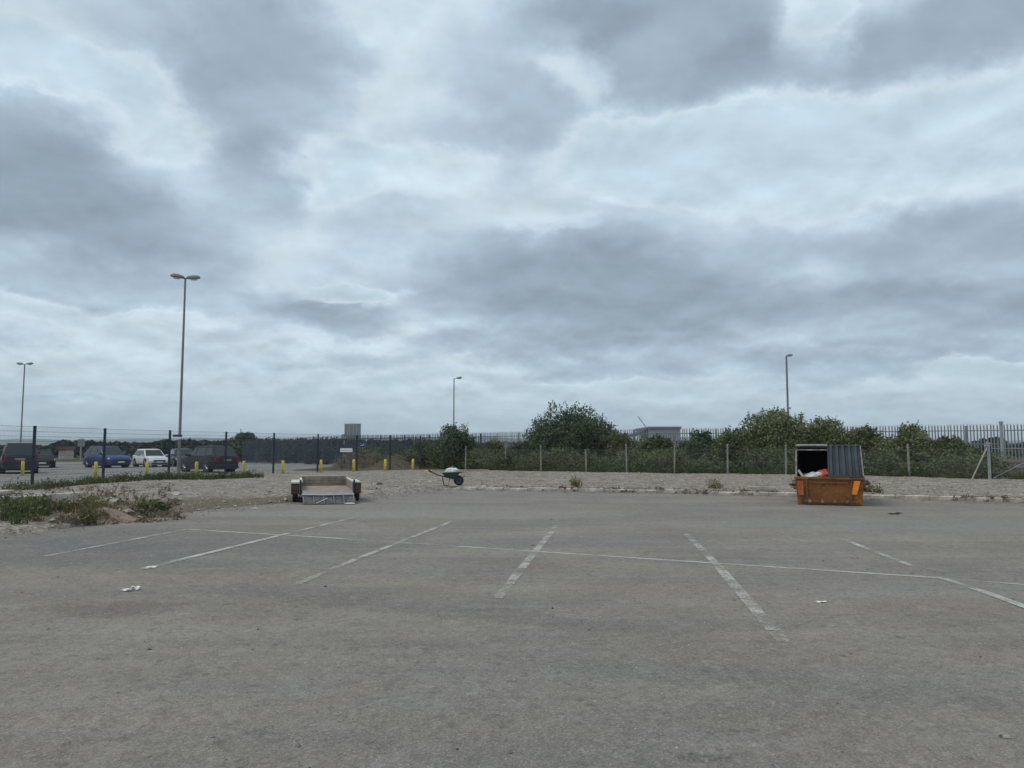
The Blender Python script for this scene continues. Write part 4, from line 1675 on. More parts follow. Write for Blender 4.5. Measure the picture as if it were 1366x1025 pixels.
a = AT(25, 631, 46)
make_car('large dark car with red tail lamps and yellow plate at the left edge', (a.x - 1.35, 48.1, .02), R(90 + 33.5), P_BLACK, 4.7, 1.95, 1.86, 'suv', .37)
a = AT(64, 625, 60)
make_car('black saloon car parked just right of the large dark car', (a.x - 1.75, 62, .02), R(-90 + 33), P_BLK2, 4.6, 1.82, 1.43, 'saloon', .33)
a = AT(146, 624, 61)
make_car('blue hatchback car seen from its front corner', (a.x - .75, 62, .02), R(-36), P_BLUE, 4.45, 1.85, 1.70, 'hatch', .35)
a = AT(197, 624, 62)
make_car('silver white hatchback car between the blue car and the lamp post', (a.x - .95, 64.5, .02), R(-46), P_WHITE, 4.1, 1.76, 1.48, 'hatch', .33)
a = AT(234, 625, 62)
make_car('dark car mostly hidden behind the tall lamp post', (a.x - 1.2, 66, .02), R(-56), P_BLACK, 4.2, 1.78, 1.50, 'hatch', .33)
a = AT(281, 631, 48)
make_car('dark grey estate car with its tail towards the bollards', (a.x - .95, 50.0, .02), R(180 - 38), P_GREY, 4.4, 1.82, 1.68, 'suv', .35)

# car park kerb and bay line, tarmac line
g1, g2 = G(345, 623.5, .02), G(420, 623, .02)
cl = part('bay_line', MB().slab([(g1.x, g1.y, .024), (g2.x, g2.y, .024), (g2.x, g2.y + 1.2, .024), (g1.x, g1.y + 1.2, .024)], (0, 0, .004)), P_WORN)
cl['kind'] = 'structure'

# ------------------------------------------------------------------ trailer
GAL = mat('trailer_galvanised', (.22, .205, .185), .6, metal=.25, var=.22, scale=5, bump=.15)
PLY = mat('trailer_plywood', (.19, .150, .112), .85, var=.3, scale=4, base2=(.27, .215, .165), bump=.2)
FEND = mat('fender_top', (.50, .49, .44), .6, var=.12, scale=6)
BLKP = mat('dull_black', (.02, .02, .022), .6, var=.2)
a = G(389, 673)
TR_AX = R(90 + 15.5)
tr = empty('trailer', (0, 0, 0), TR_AX - math.pi / 2)
tag(tr, 'flat bed car trailer with low grey sides and its tailgate lowered to the ground', 'trailer')
# local: x to the right, y forward (away), z up; rear inner edge at y = 0, centre x = 0
TW, TL = 1.42, 2.9
c = G(436, 671)
tr.location = (c.x, c.y + .05, 0)
tilt = R(1.8)
M_ = Matrix.Rotation(tilt, 4, 'X')
DK = .33      # deck height


def tb(name, mb, m, bevel=.004, parent=None):
    return part(name, mb, m, parent or tr, bevel=bevel)


hw = TW / 2
bed = MB()
tb('deck', MB().box((0, TL / 2, DK), (TW, TL, .03)), PLY)
for i in range(4):
    tb('cross_member', MB().box((0, .2 + i * .8, DK - .05), (TW, .06, .06)), GAL)
for sg in (1, -1):
    tb('side_board', MB().box((sg * (hw - .015), TL / 2, DK + .13), (.03, TL, .22)), GAL)
    tb('side_rail', MB().box((sg * (hw + .005), TL / 2, DK + .25), (.075, TL + .04, .035)), FEND)
    tb('chassis_rail', MB().box((sg * (hw - .12), TL / 2, DK - .08), (.06, TL, .09)), GAL)
tb('front_board', MB().box((0, TL - .015, DK + .16), (TW - .07, .03, .30)), PLY)
tb('front_rail', MB().box((0, TL, DK + .325), (TW + .05, .06, .035)), FEND)
for z in (.10, .2):
    tb('front_slat', MB().box((0, TL - .035, DK + z), (TW - .08, .012, .015)), GAL)
# mudguards with rear lamp boards
for sg in (1, -1):
    fy = .95
    wd = .23 if sg < 0 else .17
    fx0 = sg * (hw + .045)
    fx1 = sg * (hw + .045 + wd)
    top = DK + .22
    tb('mudguard', MB().slab([(fx0, 0.0, top), (fx1, 0.0, top), (fx1, 1.75, top), (fx0, 1.75, top)], (0, 0, .03)), FEND)
    tb('mudguard_skirt', MB().slab([(fx1, .0, top), (fx1, 1.75, top), (fx1, 1.75, top - .12), (fx1, 1.25, top - .04), (fx1, .65, top - .04), (fx1, .0, top - .14)], (sg * -.015, 0, 0)), GAL)
    cx = (fx0 + fx1) / 2
    lb = tb('lamp_board', MB().box((cx, -.02, top - .155), (wd - .01, .03, .29)), BLKP)
    part('tail_lamp', MB().box((cx, -.045, top - .13), (wd * .72, .02, .12)), mat('faded_red_lens', (.085, .028, .024), .4, var=.25, scale=20), lb)
    part('reflector', MB().box((cx, -.045, top - .245), (wd * .6, .015, .05)), mat('dirty_reflector', (.12, .02, .018), .4, var=.2, scale=20), lb)
    for yy in (.62, 1.18):
        w = empty('wheel', (cx, yy, .24)); w.parent = tr
        r_ = .24
        part('tyre', MB().lathe([(r_ * .58, -.07), (r_ * .93, -.075), (r_, -.05), (r_, .05), (r_ * .93, .075), (r_ * .58, .07)], 20, 'X'), TYRE, w, smooth=True)
        part('rim', MB().lathe([(r_ * .6, -.06), (r_ * .5, -.02), (r_ * .2, -.01), (0, -.03)], 14, 'X').lathe([(r_ * .6, .06), (r_ * .5, .02), (r_ * .2, .01), (0, .03)], 14, 'X'), GAL, w)
    tb('corner_post', MB().box((sg * (hw + .02), -.01, DK + .10), (.05, .05, .42)), BLKP)
# lowered tailgate: slopes from the bed to the ground, ribs underneath seen at its edge
tg = tb('tailgate', MB().hexa([(-hw + .03, -.04, DK - .02), (hw - .03, -.04, DK - .02), (hw - .03, -.04, DK + .0), (-hw + .03, -.04, DK + .0),
                                (-hw + .02, -.62, DK - .045), (hw - .04, -.60, DK - .05), (hw - .04, -.60, DK - .03), (-hw + .02, -.62, DK - .025)]), GAL, 0)
tg.data = MB().slab([(-hw + .03, -.05, DK - .01), (hw - .03, -.05, DK - .01), (hw - .02, -.58, DK - .10), (-hw + .02, -.60, DK - .09)], (0, 0, .03)).mesh('tailgate', GAL, bevel=.004)
tb('tailgate_flap', MB().slab([(-hw + .02, -.60, DK - .08), (hw - .02, -.58, DK - .09), (hw + .05, -.74, .02), (-hw + .05, -.78, .01)], (0, .03, .01)), mat('flap_grey', (.045, .045, .050), .7, metal=.0, var=.4, scale=7, base2=(.11, .11, .115)))
for i in range(6):
    x = -hw + .06 + i * (TW - .1) / 5
    tb('flap_rib', MB().tube([(x, -.615, DK - .10), (x + .02, -.79, .03)], .014, 4), GAL, 0)
tb('flap_edge', MB().tube([(-hw + .02, -.62, DK - .06), (-.1, -.615, DK - .075), (hw - .02, -.60, DK - .07)], .018, 5), FEND, 0)
tb('flap_stay', MB().tube([(-hw + .4, -.74, .04), (-.02, -.69, DK - .16)], .012, 4), FEND, 0)
# drawbar and jockey wheel at the far end
tb('drawbar', MB().hexa([(-.35, TL, DK - .12), (.35, TL, DK - .12), (.05, TL + 1.1, DK - .10), (-.05, TL + 1.1, DK - .10), (-.35, TL, DK - .04), (.35, TL, DK - .04), (.05, TL + 1.1, DK - .03), (-.05, TL + 1.1, DK - .03)]), GAL)
tb('jockey_wheel', MB().tube([(.12, TL + .8, .0), (.12, TL + .8, DK + .25)], .028, 8).lathe([(0, -.03), (.09, -.03), (.09, .03), (0, .03)], 12, 'X', (.12, TL + .8, .09)), GAL)
for ch in tr.children:
    pass
RAG = mat('white_plastic_rag', (.50, .51, .52), .6, var=.12)
q = tr.matrix_basis @ Vector((hw - .20, -.80, 0))
rag = MB()
for i in range(7):
    for j in range(5):
        rag.v.append((i * .05, j * .05, .02 + .05 * abs(fbm(i, j, .8)) * (1 if 0 < i < 6 and 0 < j < 4 else .1)))
for i in range(6):
    for j in range(4):
        a_ = i * 5 + j
        rag.f.append((a_, a_ + 5, a_ + 6, a_ + 1))
tag(part('plastic_rag', rag, RAG, loc=(q.x - .1, q.y - .08, 0.0)), 'crumpled white plastic lying by the lowered trailer tailgate', 'litter')

# ------------------------------------------------------------------ wheelbarrow
WBG = mat('barrow_green', (.022, .060, .045), .5, var=.2, scale=8)
STEEL = mat('barrow_tube', (.05, .055, .06), .5, metal=.4, var=.2)
gw = G(612, 648.5, .10)
wbz = .115
wb_ = empty('wheelbarrow', (gw.x, gw.y, wbz), R(4))
tag(wb_, 'dark green wheelbarrow holding a white sack, standing at the end of the kerb', 'wheelbarrow')
# local x forward (wheel to the right), wheel centre at x=0
r_ = .19
w = empty('wheel', (0, 0, r_)); w.parent = wb_
part('tyre', MB().lathe([(r_ * .6, -.04), (r_ * .9, -.05), (r_, -.02), (r_, .02), (r_ * .9, .05), (r_ * .6, .04)], 20, 'Y'), TYRE, w, smooth=True)
part('rim', MB().lathe([(r_ * .62, -.03), (r_ * .3, -.01), (0, -.04)], 14, 'Y').lathe([(r_ * .62, .03), (r_ * .3, .01), (0, .04)], 14, 'Y'), mat('barrow_rim', (.09, .095, .10), .6, var=.3, scale=20), w)
tray_b = [(-.50, -.20, .30), (-.10, -.16, .27), (-.10, .16, .27), (-.50, .20, .30)]
tray_t = [(-.64, -.31, .50), (.06, -.28, .53), (.06, .28, .53), (-.64, .31, .50)]
mb = MB(); mb.v = tray_b + tray_t
mb.f = [(0, 1, 2, 3), (0, 1, 5, 4), (1, 2, 6, 5), (2, 3, 7, 6), (3, 0, 4, 7)]
tray = part('tray', mb, WBG, wb_)
sm = tray.modifiers.new('thick', 'SOLIDIFY'); sm.thickness = .012
mb = MB().tube([tray_t[0], tray_t[1], tray_t[2], tray_t[3], tray_t[0]], .012, 5)
part('tray_rim', mb, mat('rim_pale', (.30, .31, .29), .5, var=.2), wb_)
for sg in (1, -1):
    part('handle', MB().tube([(.02, sg * .10, r_), (-.35, sg * .20, .29), (-.80, sg * .26, .40), (-1.08, sg * .27, .54)], .016, 6), STEEL, wb_)
    part('hand_grip', MB().tube([(-1.02, sg * .27, .51), (-1.15, sg * .27, .575)], .024, 6), TYRE, wb_)
    part('leg', MB().tube([(-.34, sg * .20, .29), (-.40, sg * .22, .01), (-.56, sg * .22, .01), (-.62, sg * .22, .32)], .015, 6), STEEL, wb_)
part('wheel_guard', MB().tube([(.02, -.12, r_), (.22, -.05, .36), (.22, .05, .36), (.02, .12, r_)], .014, 5), STEEL, wb_)


def lump(sx, sy, sz, seed, m, name, loc, rz=0, sub=3, amp=.25, fr=2.2):
    bm = bmesh.new()
    bmesh.ops.create_icosphere(bm, subdivisions=sub, radius=1)
    for v in bm.verts:
        n_ = noise.fractal(v.co * fr + Vector((seed, 0, 0)), 1, 2, 3)
        v.co *= 1 + amp * n_
        v.co.x *= sx; v.co.y *= sy; v.co.z *= sz
        if v.co.z < -sz * .5: v.co.z = -sz * .5
    me = bpy.data.meshes.new(name); bm.to_mesh(me); bm.free()
    me.materials.append(m)
    o = obj(name, me, None, loc)
    o.rotation_euler = (0, 0, rz)
    return o


SACK = mat('white_sack', (.60, .62, .63), .7, var=.1, scale=8)
tag(lump(.26, .2, .14, 3, SACK, 'sack', (gw.x - .26, gw.y, wbz + .54)), 'white sack heaped in the wheelbarrow tray', 'sack')
tag(lump(.09, .09, .06, 5, BLKP, 'tool_bag', (gw.x - .24, gw.y + .02, wbz + .69)), 'small black bag on top of the white sack in the wheelbarrow', 'bag')
tag(lump(.17, .15, .10, 9, mat('brown_rubble_bag', (.22, .19, .15), .9, var=.25, scale=10), 'rubble_heap', (gw.x - .03, gw.y, wbz + .52)), 'brown rubble at the front of the wheelbarrow tray', 'rubble')

# pale planks lying at the far gravel edge
PLK = mat('pale_plank', (.34, .30, .25), .85, var=.2, scale=6)
for i, (p0, p1, yy, lab, m) in enumerate([((578, 630), (652, 629.8), 0, 'long pale plank lying on the far gravel edge behind the wheelbarrow', PLK), ((567, 630), (577, 630), 0, 'short yellow painted block at the end of the long plank', YEL), ((1000, 655.5), (1035, 656), 0, 'loose pale kerb piece lying on the gravel left of the skip', M_KERB)]):
    a, b_ = G(*p0, .12), G(*p1, .12)
    d = (b_ - a)
    z = gravel_h((a.x + b_.x) / 2, (a.y + b_.y) / 2) + .09
    tag(part(['plank', 'yellow_block', 'kerb_piece'][i], MB().box(((a.x + b_.x) / 2, (a.y + b_.y) / 2, z), (d.length, .18, .09), math.atan2(d.y, d.x)), m, bevel=.01), lab, ['plank', 'block', 'kerb stone'][i])


# ------------------------------------------------------------------ skip
def skip_paint():
    m = mat('skip_orange', (.165, .060, .010), .62, var=.3, scale=1.8, bump=.15, bscale=12, base2=(.25, .095, .014))
    t = m.node_tree
    L = t.links.new
    b = t.nodes['Principled BSDF']
    src = b.inputs['Base Color'].links[0].from_socket
    tc = N(t, 'ShaderNodeTexCoord')
    n = N(t, 'ShaderNodeTexNoise'); n.inputs['Scale'].default_value = 4; n.inputs['Detail'].default_value = 8; n.inputs['Roughness'].default_value = .75
    L(tc.outputs['Object'], n.inputs['Vector'])
    mr = N(t, 'ShaderNodeMapRange'); mr.inputs[1].default_value = .50; mr.inputs[2].default_value = .60; mr.inputs[4].default_value = .85
    L(n.outputs[0], mr.inputs[0])
    mx = N(t, 'ShaderNodeMix', data_type='RGBA')
    L(mr.outputs[0], mx.inputs[0]); L(src, mx.inputs[6]); mx.inputs[7].default_value = (.062, .035, .018, 1)
    L(mx.outputs[2], b.inputs['Base Color'])
    return m


SK = skip_paint()
SKB = mat('skip_bright_orange', (.86, .20, .02), .5, var=.12, scale=8, base2=(.95, .28, .03))
SKR = mat('skip_faded_red', (.42, .085, .015), .55, var=.25, scale=8, base2=(.42, .12, .025))
LID = mat('lid_blue_grey', (.042, .052, .066), .55, var=.2, scale=2, base2=(.062, .076, .092), metal=.1)
FRM = mat('skip_frame_pale', (.18, .165, .15), .7, var=.3, scale=9, base2=(.34, .32, .29))
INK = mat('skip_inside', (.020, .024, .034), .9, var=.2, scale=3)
sc_ = G(1107, 674.5)
YAW = -R(23.0)
sk = empty('skip', (sc_.x, sc_.y, 0), YAW)
tag(sk, 'orange enclosed skip with its left lid open and rubbish inside', 'skip')
# local x right, y away, z up; rear face at y=0
SW, SH, SL = 1.66, .72, 3.0
hw = SW / 2
body = MB()
t_ = .02
# tub: tapered shell made of five plates
b0 = [(-hw + .04, 0.06, .03), (hw - .04, 0.06, .03), (hw - .04, SL - .6, .03), (-hw + .04, SL - .6, .03)]
t0 = [(-hw, 0, SH), (hw, 0, SH), (hw, SL, SH), (-hw, SL, SH)]
body.v = b0 + t0
body.f = [(0, 3, 2, 1), (0, 1, 5, 4), (1, 2, 6, 5), (2, 3, 7, 6), (3, 0, 4, 7)]
bo = part('tub', body, SK, sk)
sm = bo.modifiers.new('thick', 'SOLIDIFY'); sm.thickness = .02; sm.offset = 1


def fpt(u, z, off=-.012):       # point on the front plate; u in -1..1
    q = (z - .06) / (SH - .06)
    return Vector((u * (hw - .04 + .04 * q), .06 * (1 - q) + off - .02, z))


def fplate(name, quad, m, th=.014, bevel=.003):
    part(name, MB().slab([fpt(u, z) for u, z in quad], (0, -th, 0)), m, sk, bevel=bevel)


part('rim_rail', MB().box((0, -.02, SH - .0), (SW + .08, .07, .07)), SK, sk, bevel=.01)
part('rim_rail', MB().box((0, SL, SH - .0), (SW + .08, .07, .07)), SK, sk, bevel=.01)
for sg in (1, -1):
    part('side_rail', MB().box((sg * (hw + .01), SL / 2, SH), (.07, SL - .08, .065)), SK, sk, bevel=.01)
    # lifting lugs and side ribs
    for y in (.7, 1.9):
        part('lifting_lug', MB().tube([(sg * (hw - .01), y, .42), (sg * (hw + .10), y, .42)], .04, 10), SK, sk)
        part('side_rib', MB().hexa([(sg * (hw - .045), y + .2, .08), (sg * (hw - .03), y + .2, .08), (sg * (hw - .03), y + .28, .08), (sg * (hw - .045), y + .28, .08),
                                    (sg * (hw - .005), y + .2, SH - .04), (sg * (hw + .045), y + .2, SH - .04), (sg * (hw + .045), y + .28, SH - .04), (sg * (hw - .005), y + .28, SH - .04)]), SK, sk)
# face details
fplate('rib_left', [(-.70, .12), (-.66, .12), (-.66, SH - .05), (-.70, SH - .05)], SK, .03)
fplate('rib_right', [(.64, .12), (.68, .12), (.68, SH - .05), (.64, SH - .05)], SK, .03)
fplate('recessed_frame', [(-.60, SH - .14), (.56, SH - .14), (.56, SH - .10), (-.60, SH - .10)], SK, .02)
fplate('marker_plate', [(-.97, .26), (-.80, .26), (-.78, SH - .08), (-.97, SH - .08)], SKR, .008)
fplate('marker_plate', [(.66, .30), (.84, .30), (.93, SH - .06), (.74, SH - .06)], SKB, .010)
fplate('lower_rail', [(-.90, .08), (.92, .08), (.92, .115), (-.90, .115)], SK, .03)
for u in (-.62, -.22, .16, .55):
    fplate('foot_bracket', [(u - .055, .065), (u + .055, .065), (u + .045, .145), (u - .045, .145)], mat('bracket_worn', (.15, .11, .08), .7, var=.3, scale=12, base2=(.22, .18, .14)), .055)
part('skid', MB().box((-.5, 1.3, .014), (.12, 2.2, .028)), BLKP, sk)
part('skid', MB().box((.5, 1.3, .014), (.12, 2.2, .028)), BLKP, sk)
# hood: side walls and roof sheets
HT = 1.575
for sg in (1, -1):
    part('hood_side', MB().slab([(sg * (hw - .01), .03, SH + .035), (sg * (hw - .01), SL - .05, SH + .035), (sg * (hw - .05), SL - .5, HT - .04), (sg * (hw - .05), .16, HT - .04)], (sg * -.012, 0, 0)), LID, sk)
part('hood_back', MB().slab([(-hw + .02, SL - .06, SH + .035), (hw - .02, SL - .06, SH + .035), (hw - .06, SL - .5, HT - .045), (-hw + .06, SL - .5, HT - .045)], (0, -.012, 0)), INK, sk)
part('hood_roof', MB().box((0, (SL - .5 + .16) / 2, HT - .03), (SW - .10, SL - .66, .02)), LID, sk)
# inside liner seen through the open side
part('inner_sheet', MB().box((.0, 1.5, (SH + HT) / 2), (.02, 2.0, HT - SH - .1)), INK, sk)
# frame round the open left half
part('frame_post', MB().hexa([(-hw - .01, -.03, SH + .035), (-hw + .035, -.03, SH + .035), (-hw + .035, .02, SH + .035), (-hw - .01, .02, SH + .035), (-hw - .0, .08, HT - .12), (-hw + .04, .08, HT - .12), (-hw + .04, .13, HT - .12), (-hw - .0, .13, HT - .12)]), FRM, sk)
part('frame_bar', MB().box((-hw / 2 + .01, .10, HT - .10), (hw - .02, .04, .035)), FRM, sk)
part('frame_post', MB().hexa([(-.02, -.03, SH + .035), (.02, -.03, SH + .035), (.02, .01, SH + .035), (-.02, .01, SH + .035), (-.02, .08, HT - .03), (.02, .08, HT - .03), (.02, .12, HT - .03), (-.02, .12, HT - .03)]), LID, sk)
# opened lid folded back on the roof
ol = part('open_lid', MB().slab([(-hw + .03, .05, HT + .0), (-.03, .05, HT + .0), (-.03, .95, HT + .03), (-hw + .03, .95, HT + .03)], (0, 0, .03)), LID, sk)
part('lid_edge', MB().tube([(-hw + .02, .045, HT + .02), (-.02, .045, HT + .02)], .026, 6), FRM, ol)
part('lid_corner', MB().box((-hw + .06, .035, HT + .025), (.09, .05, .05)), FRM, ol)
part('lid_corner', MB().box((-.06, .035, HT + .025), (.09, .05, .05)), FRM, ol)
# closed corrugated lid on the right half
lid = MB()
nr = 5
x0, x1 = .03, hw - .0
xt1 = hw - .05
prof = []
for i in range(nr):
    for (f, dy) in ((0, 0), (.40, 0), (.50, .05), (.90, .05)):
        prof.append(((i + f) / nr, dy))
prof.append((1, 0))
for q, dy in prof:
    lid.v.append((x0 + (x1 - x0) * q, -.05 + dy * .9, SH + .055))
    lid.v.append((x0 + (xt1 - x0) * q, .10 + dy * .9, HT + .01))
for i in range(len(prof) - 1):
    lid.f.append((2 * i, 2 * i + 2, 2 * i + 3, 2 * i + 1))
lo = part('closed_lid', lid, LID, sk)
sm = lo.modifiers.new('thick', 'SOLIDIFY'); sm.thickness = .008
part('lid_hem', MB().box(((x0 + x1) / 2, -.045, SH + .06), (x1 - x0 + .02, .03, .05)), LID, lo)
part('lid_hem', MB().hexa([(x1 - .0, -.055, SH + .05), (x1 + .03, -.055, SH + .05), (x1 + .03, -.02, SH + .05), (x1, -.02, SH + .05), (xt1, .09, HT + .01), (xt1 + .025, .09, HT + .01), (xt1 + .025, .12, HT + .01), (xt1, .12, HT + .01)]), FRM, lo)
part('lid_hinge', MB().tube([(x0, .11, HT + .015), (xt1, .11, HT + .015)], .018, 6), LID, lo)


def skp(x, y, z):
    v = sk.matrix_basis @ Vector((x, y, z)); return tuple(v)


# rubbish in the skip
tag(lump(.30, .25, .15, 21, SACK, 'rubbish_bag', skp(-.36, .33, SH + .0)), 'pale rubbish bag heaped behind the skip rim', 'rubbish bag')
tag(lump(.20, .2, .17, 33, mat('red_plastic', (.40, .05, .035), .5, var=.15, scale=9, base2=(.5, .12, .09)), 'red_bag', skp(-.13, .24, SH + .05)), 'red plastic bag in the skip beside the closed lid', 'rubbish bag')
tag(lump(.11, .12, .09, 31, SACK, 'paper_scrap', skp(-.25, .16, SH + .08)), 'crumpled white paper against the red bag in the skip', 'litter')
tb2 = MB().box((0, 0, 0), (.06, .03, .26), 0, Matrix.Rotation(R(-35), 3, 'Y'))
tag(part('board_offcut', tb2, mat('white_board', (.66, .66, .63), .6, var=.08), loc=skp(-.70, .10, SH + .10), bevel=.004), 'white board offcut leaning over the skip rim at the left', 'board')
tag(lump(1.0, .9, .24, 41, mat('mixed_waste', (.05, .045, .04), .9, var=.4, scale=7, base2=(.12, .10, .08)), 'waste_heap', skp(-.02, 1.3, .55), sub=4, amp=.2), 'dark mixed waste filling the skip tub', 'rubbish')

# dark leaking skirt of dirt under things is left to real shade
# ------------------------------------------------------------------ litter on the yard
PAPER = mat('paper_white', (.68, .67, .63), .8, var=.08)


def scrap(px, py, w, h, m, label, name='paper_scrap', cat='litter', hgt=.02, seed=0):
    g = G(px, py)
    rr = random.Random(seed + int(px))
    mb = MB()
    nx, ny = 5, 4
    for i in range(nx + 1):
        for j in range(ny + 1):
            u, v_ = i / nx - .5, j / ny - .5
            mb.v.append((u * w * (1 + .3 * rr.uniform(-1, 1)), v_ * h * (1 + .3 * rr.uniform(-1, 1)), .006 + rr.random() * hgt))
    for i in range(nx):
        for j in range(ny):
            a_ = i * (ny + 1) + j
            mb.f.append((a_, a_ + ny + 1, a_ + ny + 2, a_ + 1))
    o = part(name, mb, m, loc=(g.x, g.y, 0))
    sm = o.modifiers.new('thick', 'SOLIDIFY'); sm.thickness = .002
    tag(o, label, cat)
    return o


scrap(170, 789, .10, .06, PAPER, 'left scrap of torn white paper on the asphalt near the brown stain', hgt=.03)
scrap(180, 787, .11, .08, PAPER, 'right scrap of torn white paper on the asphalt near the brown stain', hgt=.04)
scrap(201, 757.5, .11, .09, PAPER, 'flat white paper at the near end of the second bay line from the left', hgt=.008)
scrap(1096, 804, .10, .045, PAPER, 'small pale scrap on the asphalt right of the bold bay line', hgt=.01)
scrap(1195, 686.5, .30, .12, BLKP, 'flat black rag on the asphalt right of the skip', 'rag', hgt=.04)
g = G(13, 707)
cup = part('paper_cup', MB().lathe([(.0, -.06), (.045, -.06), (.06, .07), (.055, .07), (.04, -.05), (0, -.05)], 14, 'X'), PAPER, loc=(g.x, g.y, .06))
cup.rotation_euler = (0, 0, .5)
tag(cup, 'white paper cup lying at the left edge of the asphalt', 'cup')
g = G(1343, 985)
STN = mat('pale_chip', (.30, .31, .27), .9, var=.2, scale=20)
tag(lump(.022, .012, .010, 2, STN, 'pebble', (g.x, g.y, .006)), 'flat grey green pebble at the lower right of the asphalt', 'pebble')
LEAFB = mat('dead_leaf', (.07, .055, .035), .9, var=.2)
o = scrap(1336, 984, .028, .012, LEAFB, 'dead brown leaf beside the pebble at the lower right', 'leaf', 'leaf', .006)
# clods on the tarmac
CLB = ['dark clod of dirt left of the third bay line from the left', 'pale pebble in the left foreground of the asphalt', 'dark clod right below the middle bay line',
       'pale pebble in the centre left foreground', 'dark clod of dirt lying on the middle bay line', 'pale pebble above the lower right corner, larger one of a pair', 'dark clod above the lower right corner, just below a pale pebble',
       'pale pebble in the right foreground below the bold bay line', 'dark clod at the bottom edge near the middle', 'pale pebble left of the faded end of the bold bay line', 'dark clod just left of the short bay line at the right',
       'pale pebble left of the short bay line at the right, farther one', 'dark clod right of the brown stain', 'pale pebble left below the brown stain']
for i, (px, py, s_) in enumerate([(434, 783, .018), (223, 912, .012), (737, 812, .014), (452, 890, .010), (711, 728, .02), (1307, 859, .012), (1308, 877, .009), (1102, 926, .009), (610, 1000, .008), (910, 865, .010), (1098, 749, .016), (1069, 741, .016), (344, 840, .010), (92, 874, .010)]):
    g = G(px, py)
    o = lump(s_, s_ * .8, s_ * .6, i, BLKP if i % 2 == 0 else STN, 'clod', (g.x, g.y, s_ * .25), i, 1)
    tag(o, CLB[i], 'clod' if i % 2 == 0 else 'stone', 'clods of dirt on the asphalt' if i % 2 == 0 else 'single stones on the asphalt')
# concrete lump on the gravel
for px, py, s_, lab in ((152, 669, .10, 'pale broken lump of concrete on the gravel, left one behind the ridge'), (234, 661, .14, 'pale broken slab on the gravel near the lamp post'), (340, 672, .08, 'pale lump of rubble on the gravel left of the trailer')):
    g = G(px, py, .12)
    tag(lump(s_ * 1.5, s_, s_ * .6, px, M_KERB, 'concrete_lump', (g.x, g.y, gravel_h(g.x, g.y) + .01), 0, 2, .35), lab, 'rubble')
# dark thing on the gravel at left of wheelbarrow
g = G(506, 647, .1)
tag(lump(.12, .08, .06, 77, BLKP, 'black_rag', (g.x, g.y, gravel_h(g.x, g.y) + .02), 0, 2), 'small black rag on the gravel between the trailer and wheelbarrow', 'rag')

# concrete slab at the far left
a = G(-22, 662, .1)
tag(part('concrete_slab', MB().box((a.x - .1, a.y, .17), (1.0, 2.0, .12), R(8)), M_KERB, bevel=.015), 'concrete slab lying in the gravel at the left edge', 'slab')

# ------------------------------------------------------------------ far background
TW_W = mat('tower_pale', (.26, .275, .29), .8, var=.1, scale=.05)
TW_D = mat('tower_dark', (.022, .030, .042), .6, var=.15, scale=.05)
TW_G = mat('tower_glass', (.02, .028, .035), .3, var=.1, scale=.05)
D = 1250
a, b_ = AT(459.5, 566, D), AT(479.5, 566, D)
wd = b_.x - a.x
tw = empty('tower_block', ((a.x + b_.x) / 2, D, 0))
tag(tw, 'grey tower block with vertical strips of windows far beyond the fence', 'tower block')
Ht = a.z
part('wall', MB().box((-wd * .05, 8, Ht / 2), (wd * .9, 16, Ht)), TW_W, tw)
part('dark_bay', MB().box((wd * .22, 6.5, Ht / 2), (wd * .55, 14, Ht - .8)), TW_D, tw)
part('roof_rim', MB().box((0, 8, Ht + .4), (wd * 1.02, 17, .8)), TW_D, tw)
for i in range(4):
    x = -wd * .43 + i * wd * .115
    for k in range(14):
        part('window', MB().box((x, -.05, Ht - 2.5 - k * 2.85), (wd * .060, .3, 2.45)), TW_G, tw)
for x in (-.37, -.20, -.06):
    part('dark_strip', MB().box((wd * x, -.15, Ht / 2), (wd * .075, .5, Ht - 1.6)), TW_D, tw)
for x in (.10, .33):
    part('pale_strip', MB().box((wd * x, -.75, Ht / 2), (wd * .035, .3, Ht - 1.6)), TW_W, tw)
for i in range(5):
    x = wd * .0 + i * wd * .105
    for k in range(14):
        part('window', MB().box((x, -.55, Ht - 2.5 - k * 2.85), (wd * .05, .2, 1.2)), TW_W if (i + k) % 3 == 0 else TW_G, tw)

# warehouse at right
D = 320
a, b_ = AT(865, 570.5, D), AT(907, 570.5, D)
wd = b_.x - a.x
wh = empty('warehouse', ((a.x + b_.x) / 2, D, 0))
tag(wh, 'pale warehouse with a dark roof edge seen through the palisade', 'warehouse')
part('wall', MB().box((0, 15, a.z / 2), (wd, 30, a.z)), mat('warehouse_wall', (.42, .44, .46), .7, var=.06, scale=.2), wh)
part('roof_edge', MB().box((-.5, 14.5, a.z - .35), (wd + 1.6, 31.5, .75)), mat('roof_edge', (.11, .12, .14), .6, var=.1), wh)
part('eaves_strip', MB().box((0, 14.4, a.z + .25), (wd + 1.0, 31, .3)), mat('eaves_pale', (.40, .42, .44), .6, var=.06), wh)
part('side_canopy', MB().slab([(-wd / 2 - 6, -.3, a.z - 3.0), (-wd / 2 - .8, -.3, a.z - .7), (-wd / 2 - .8, -.3, a.z - 1.8), (-wd / 2 - 6, -.3, a.z - 3.8)], (0, 20, 0)), TW_D, wh)
for i in range(4):
    part('cladding_panel', MB().box((-wd / 2 + (i + .5) * wd / 4, -.08, a.z * .42), (wd / 4 - .4, .12, a.z * .7)), mat('cladding', (.36, .385, .41), .7, var=.05, scale=.2), wh)
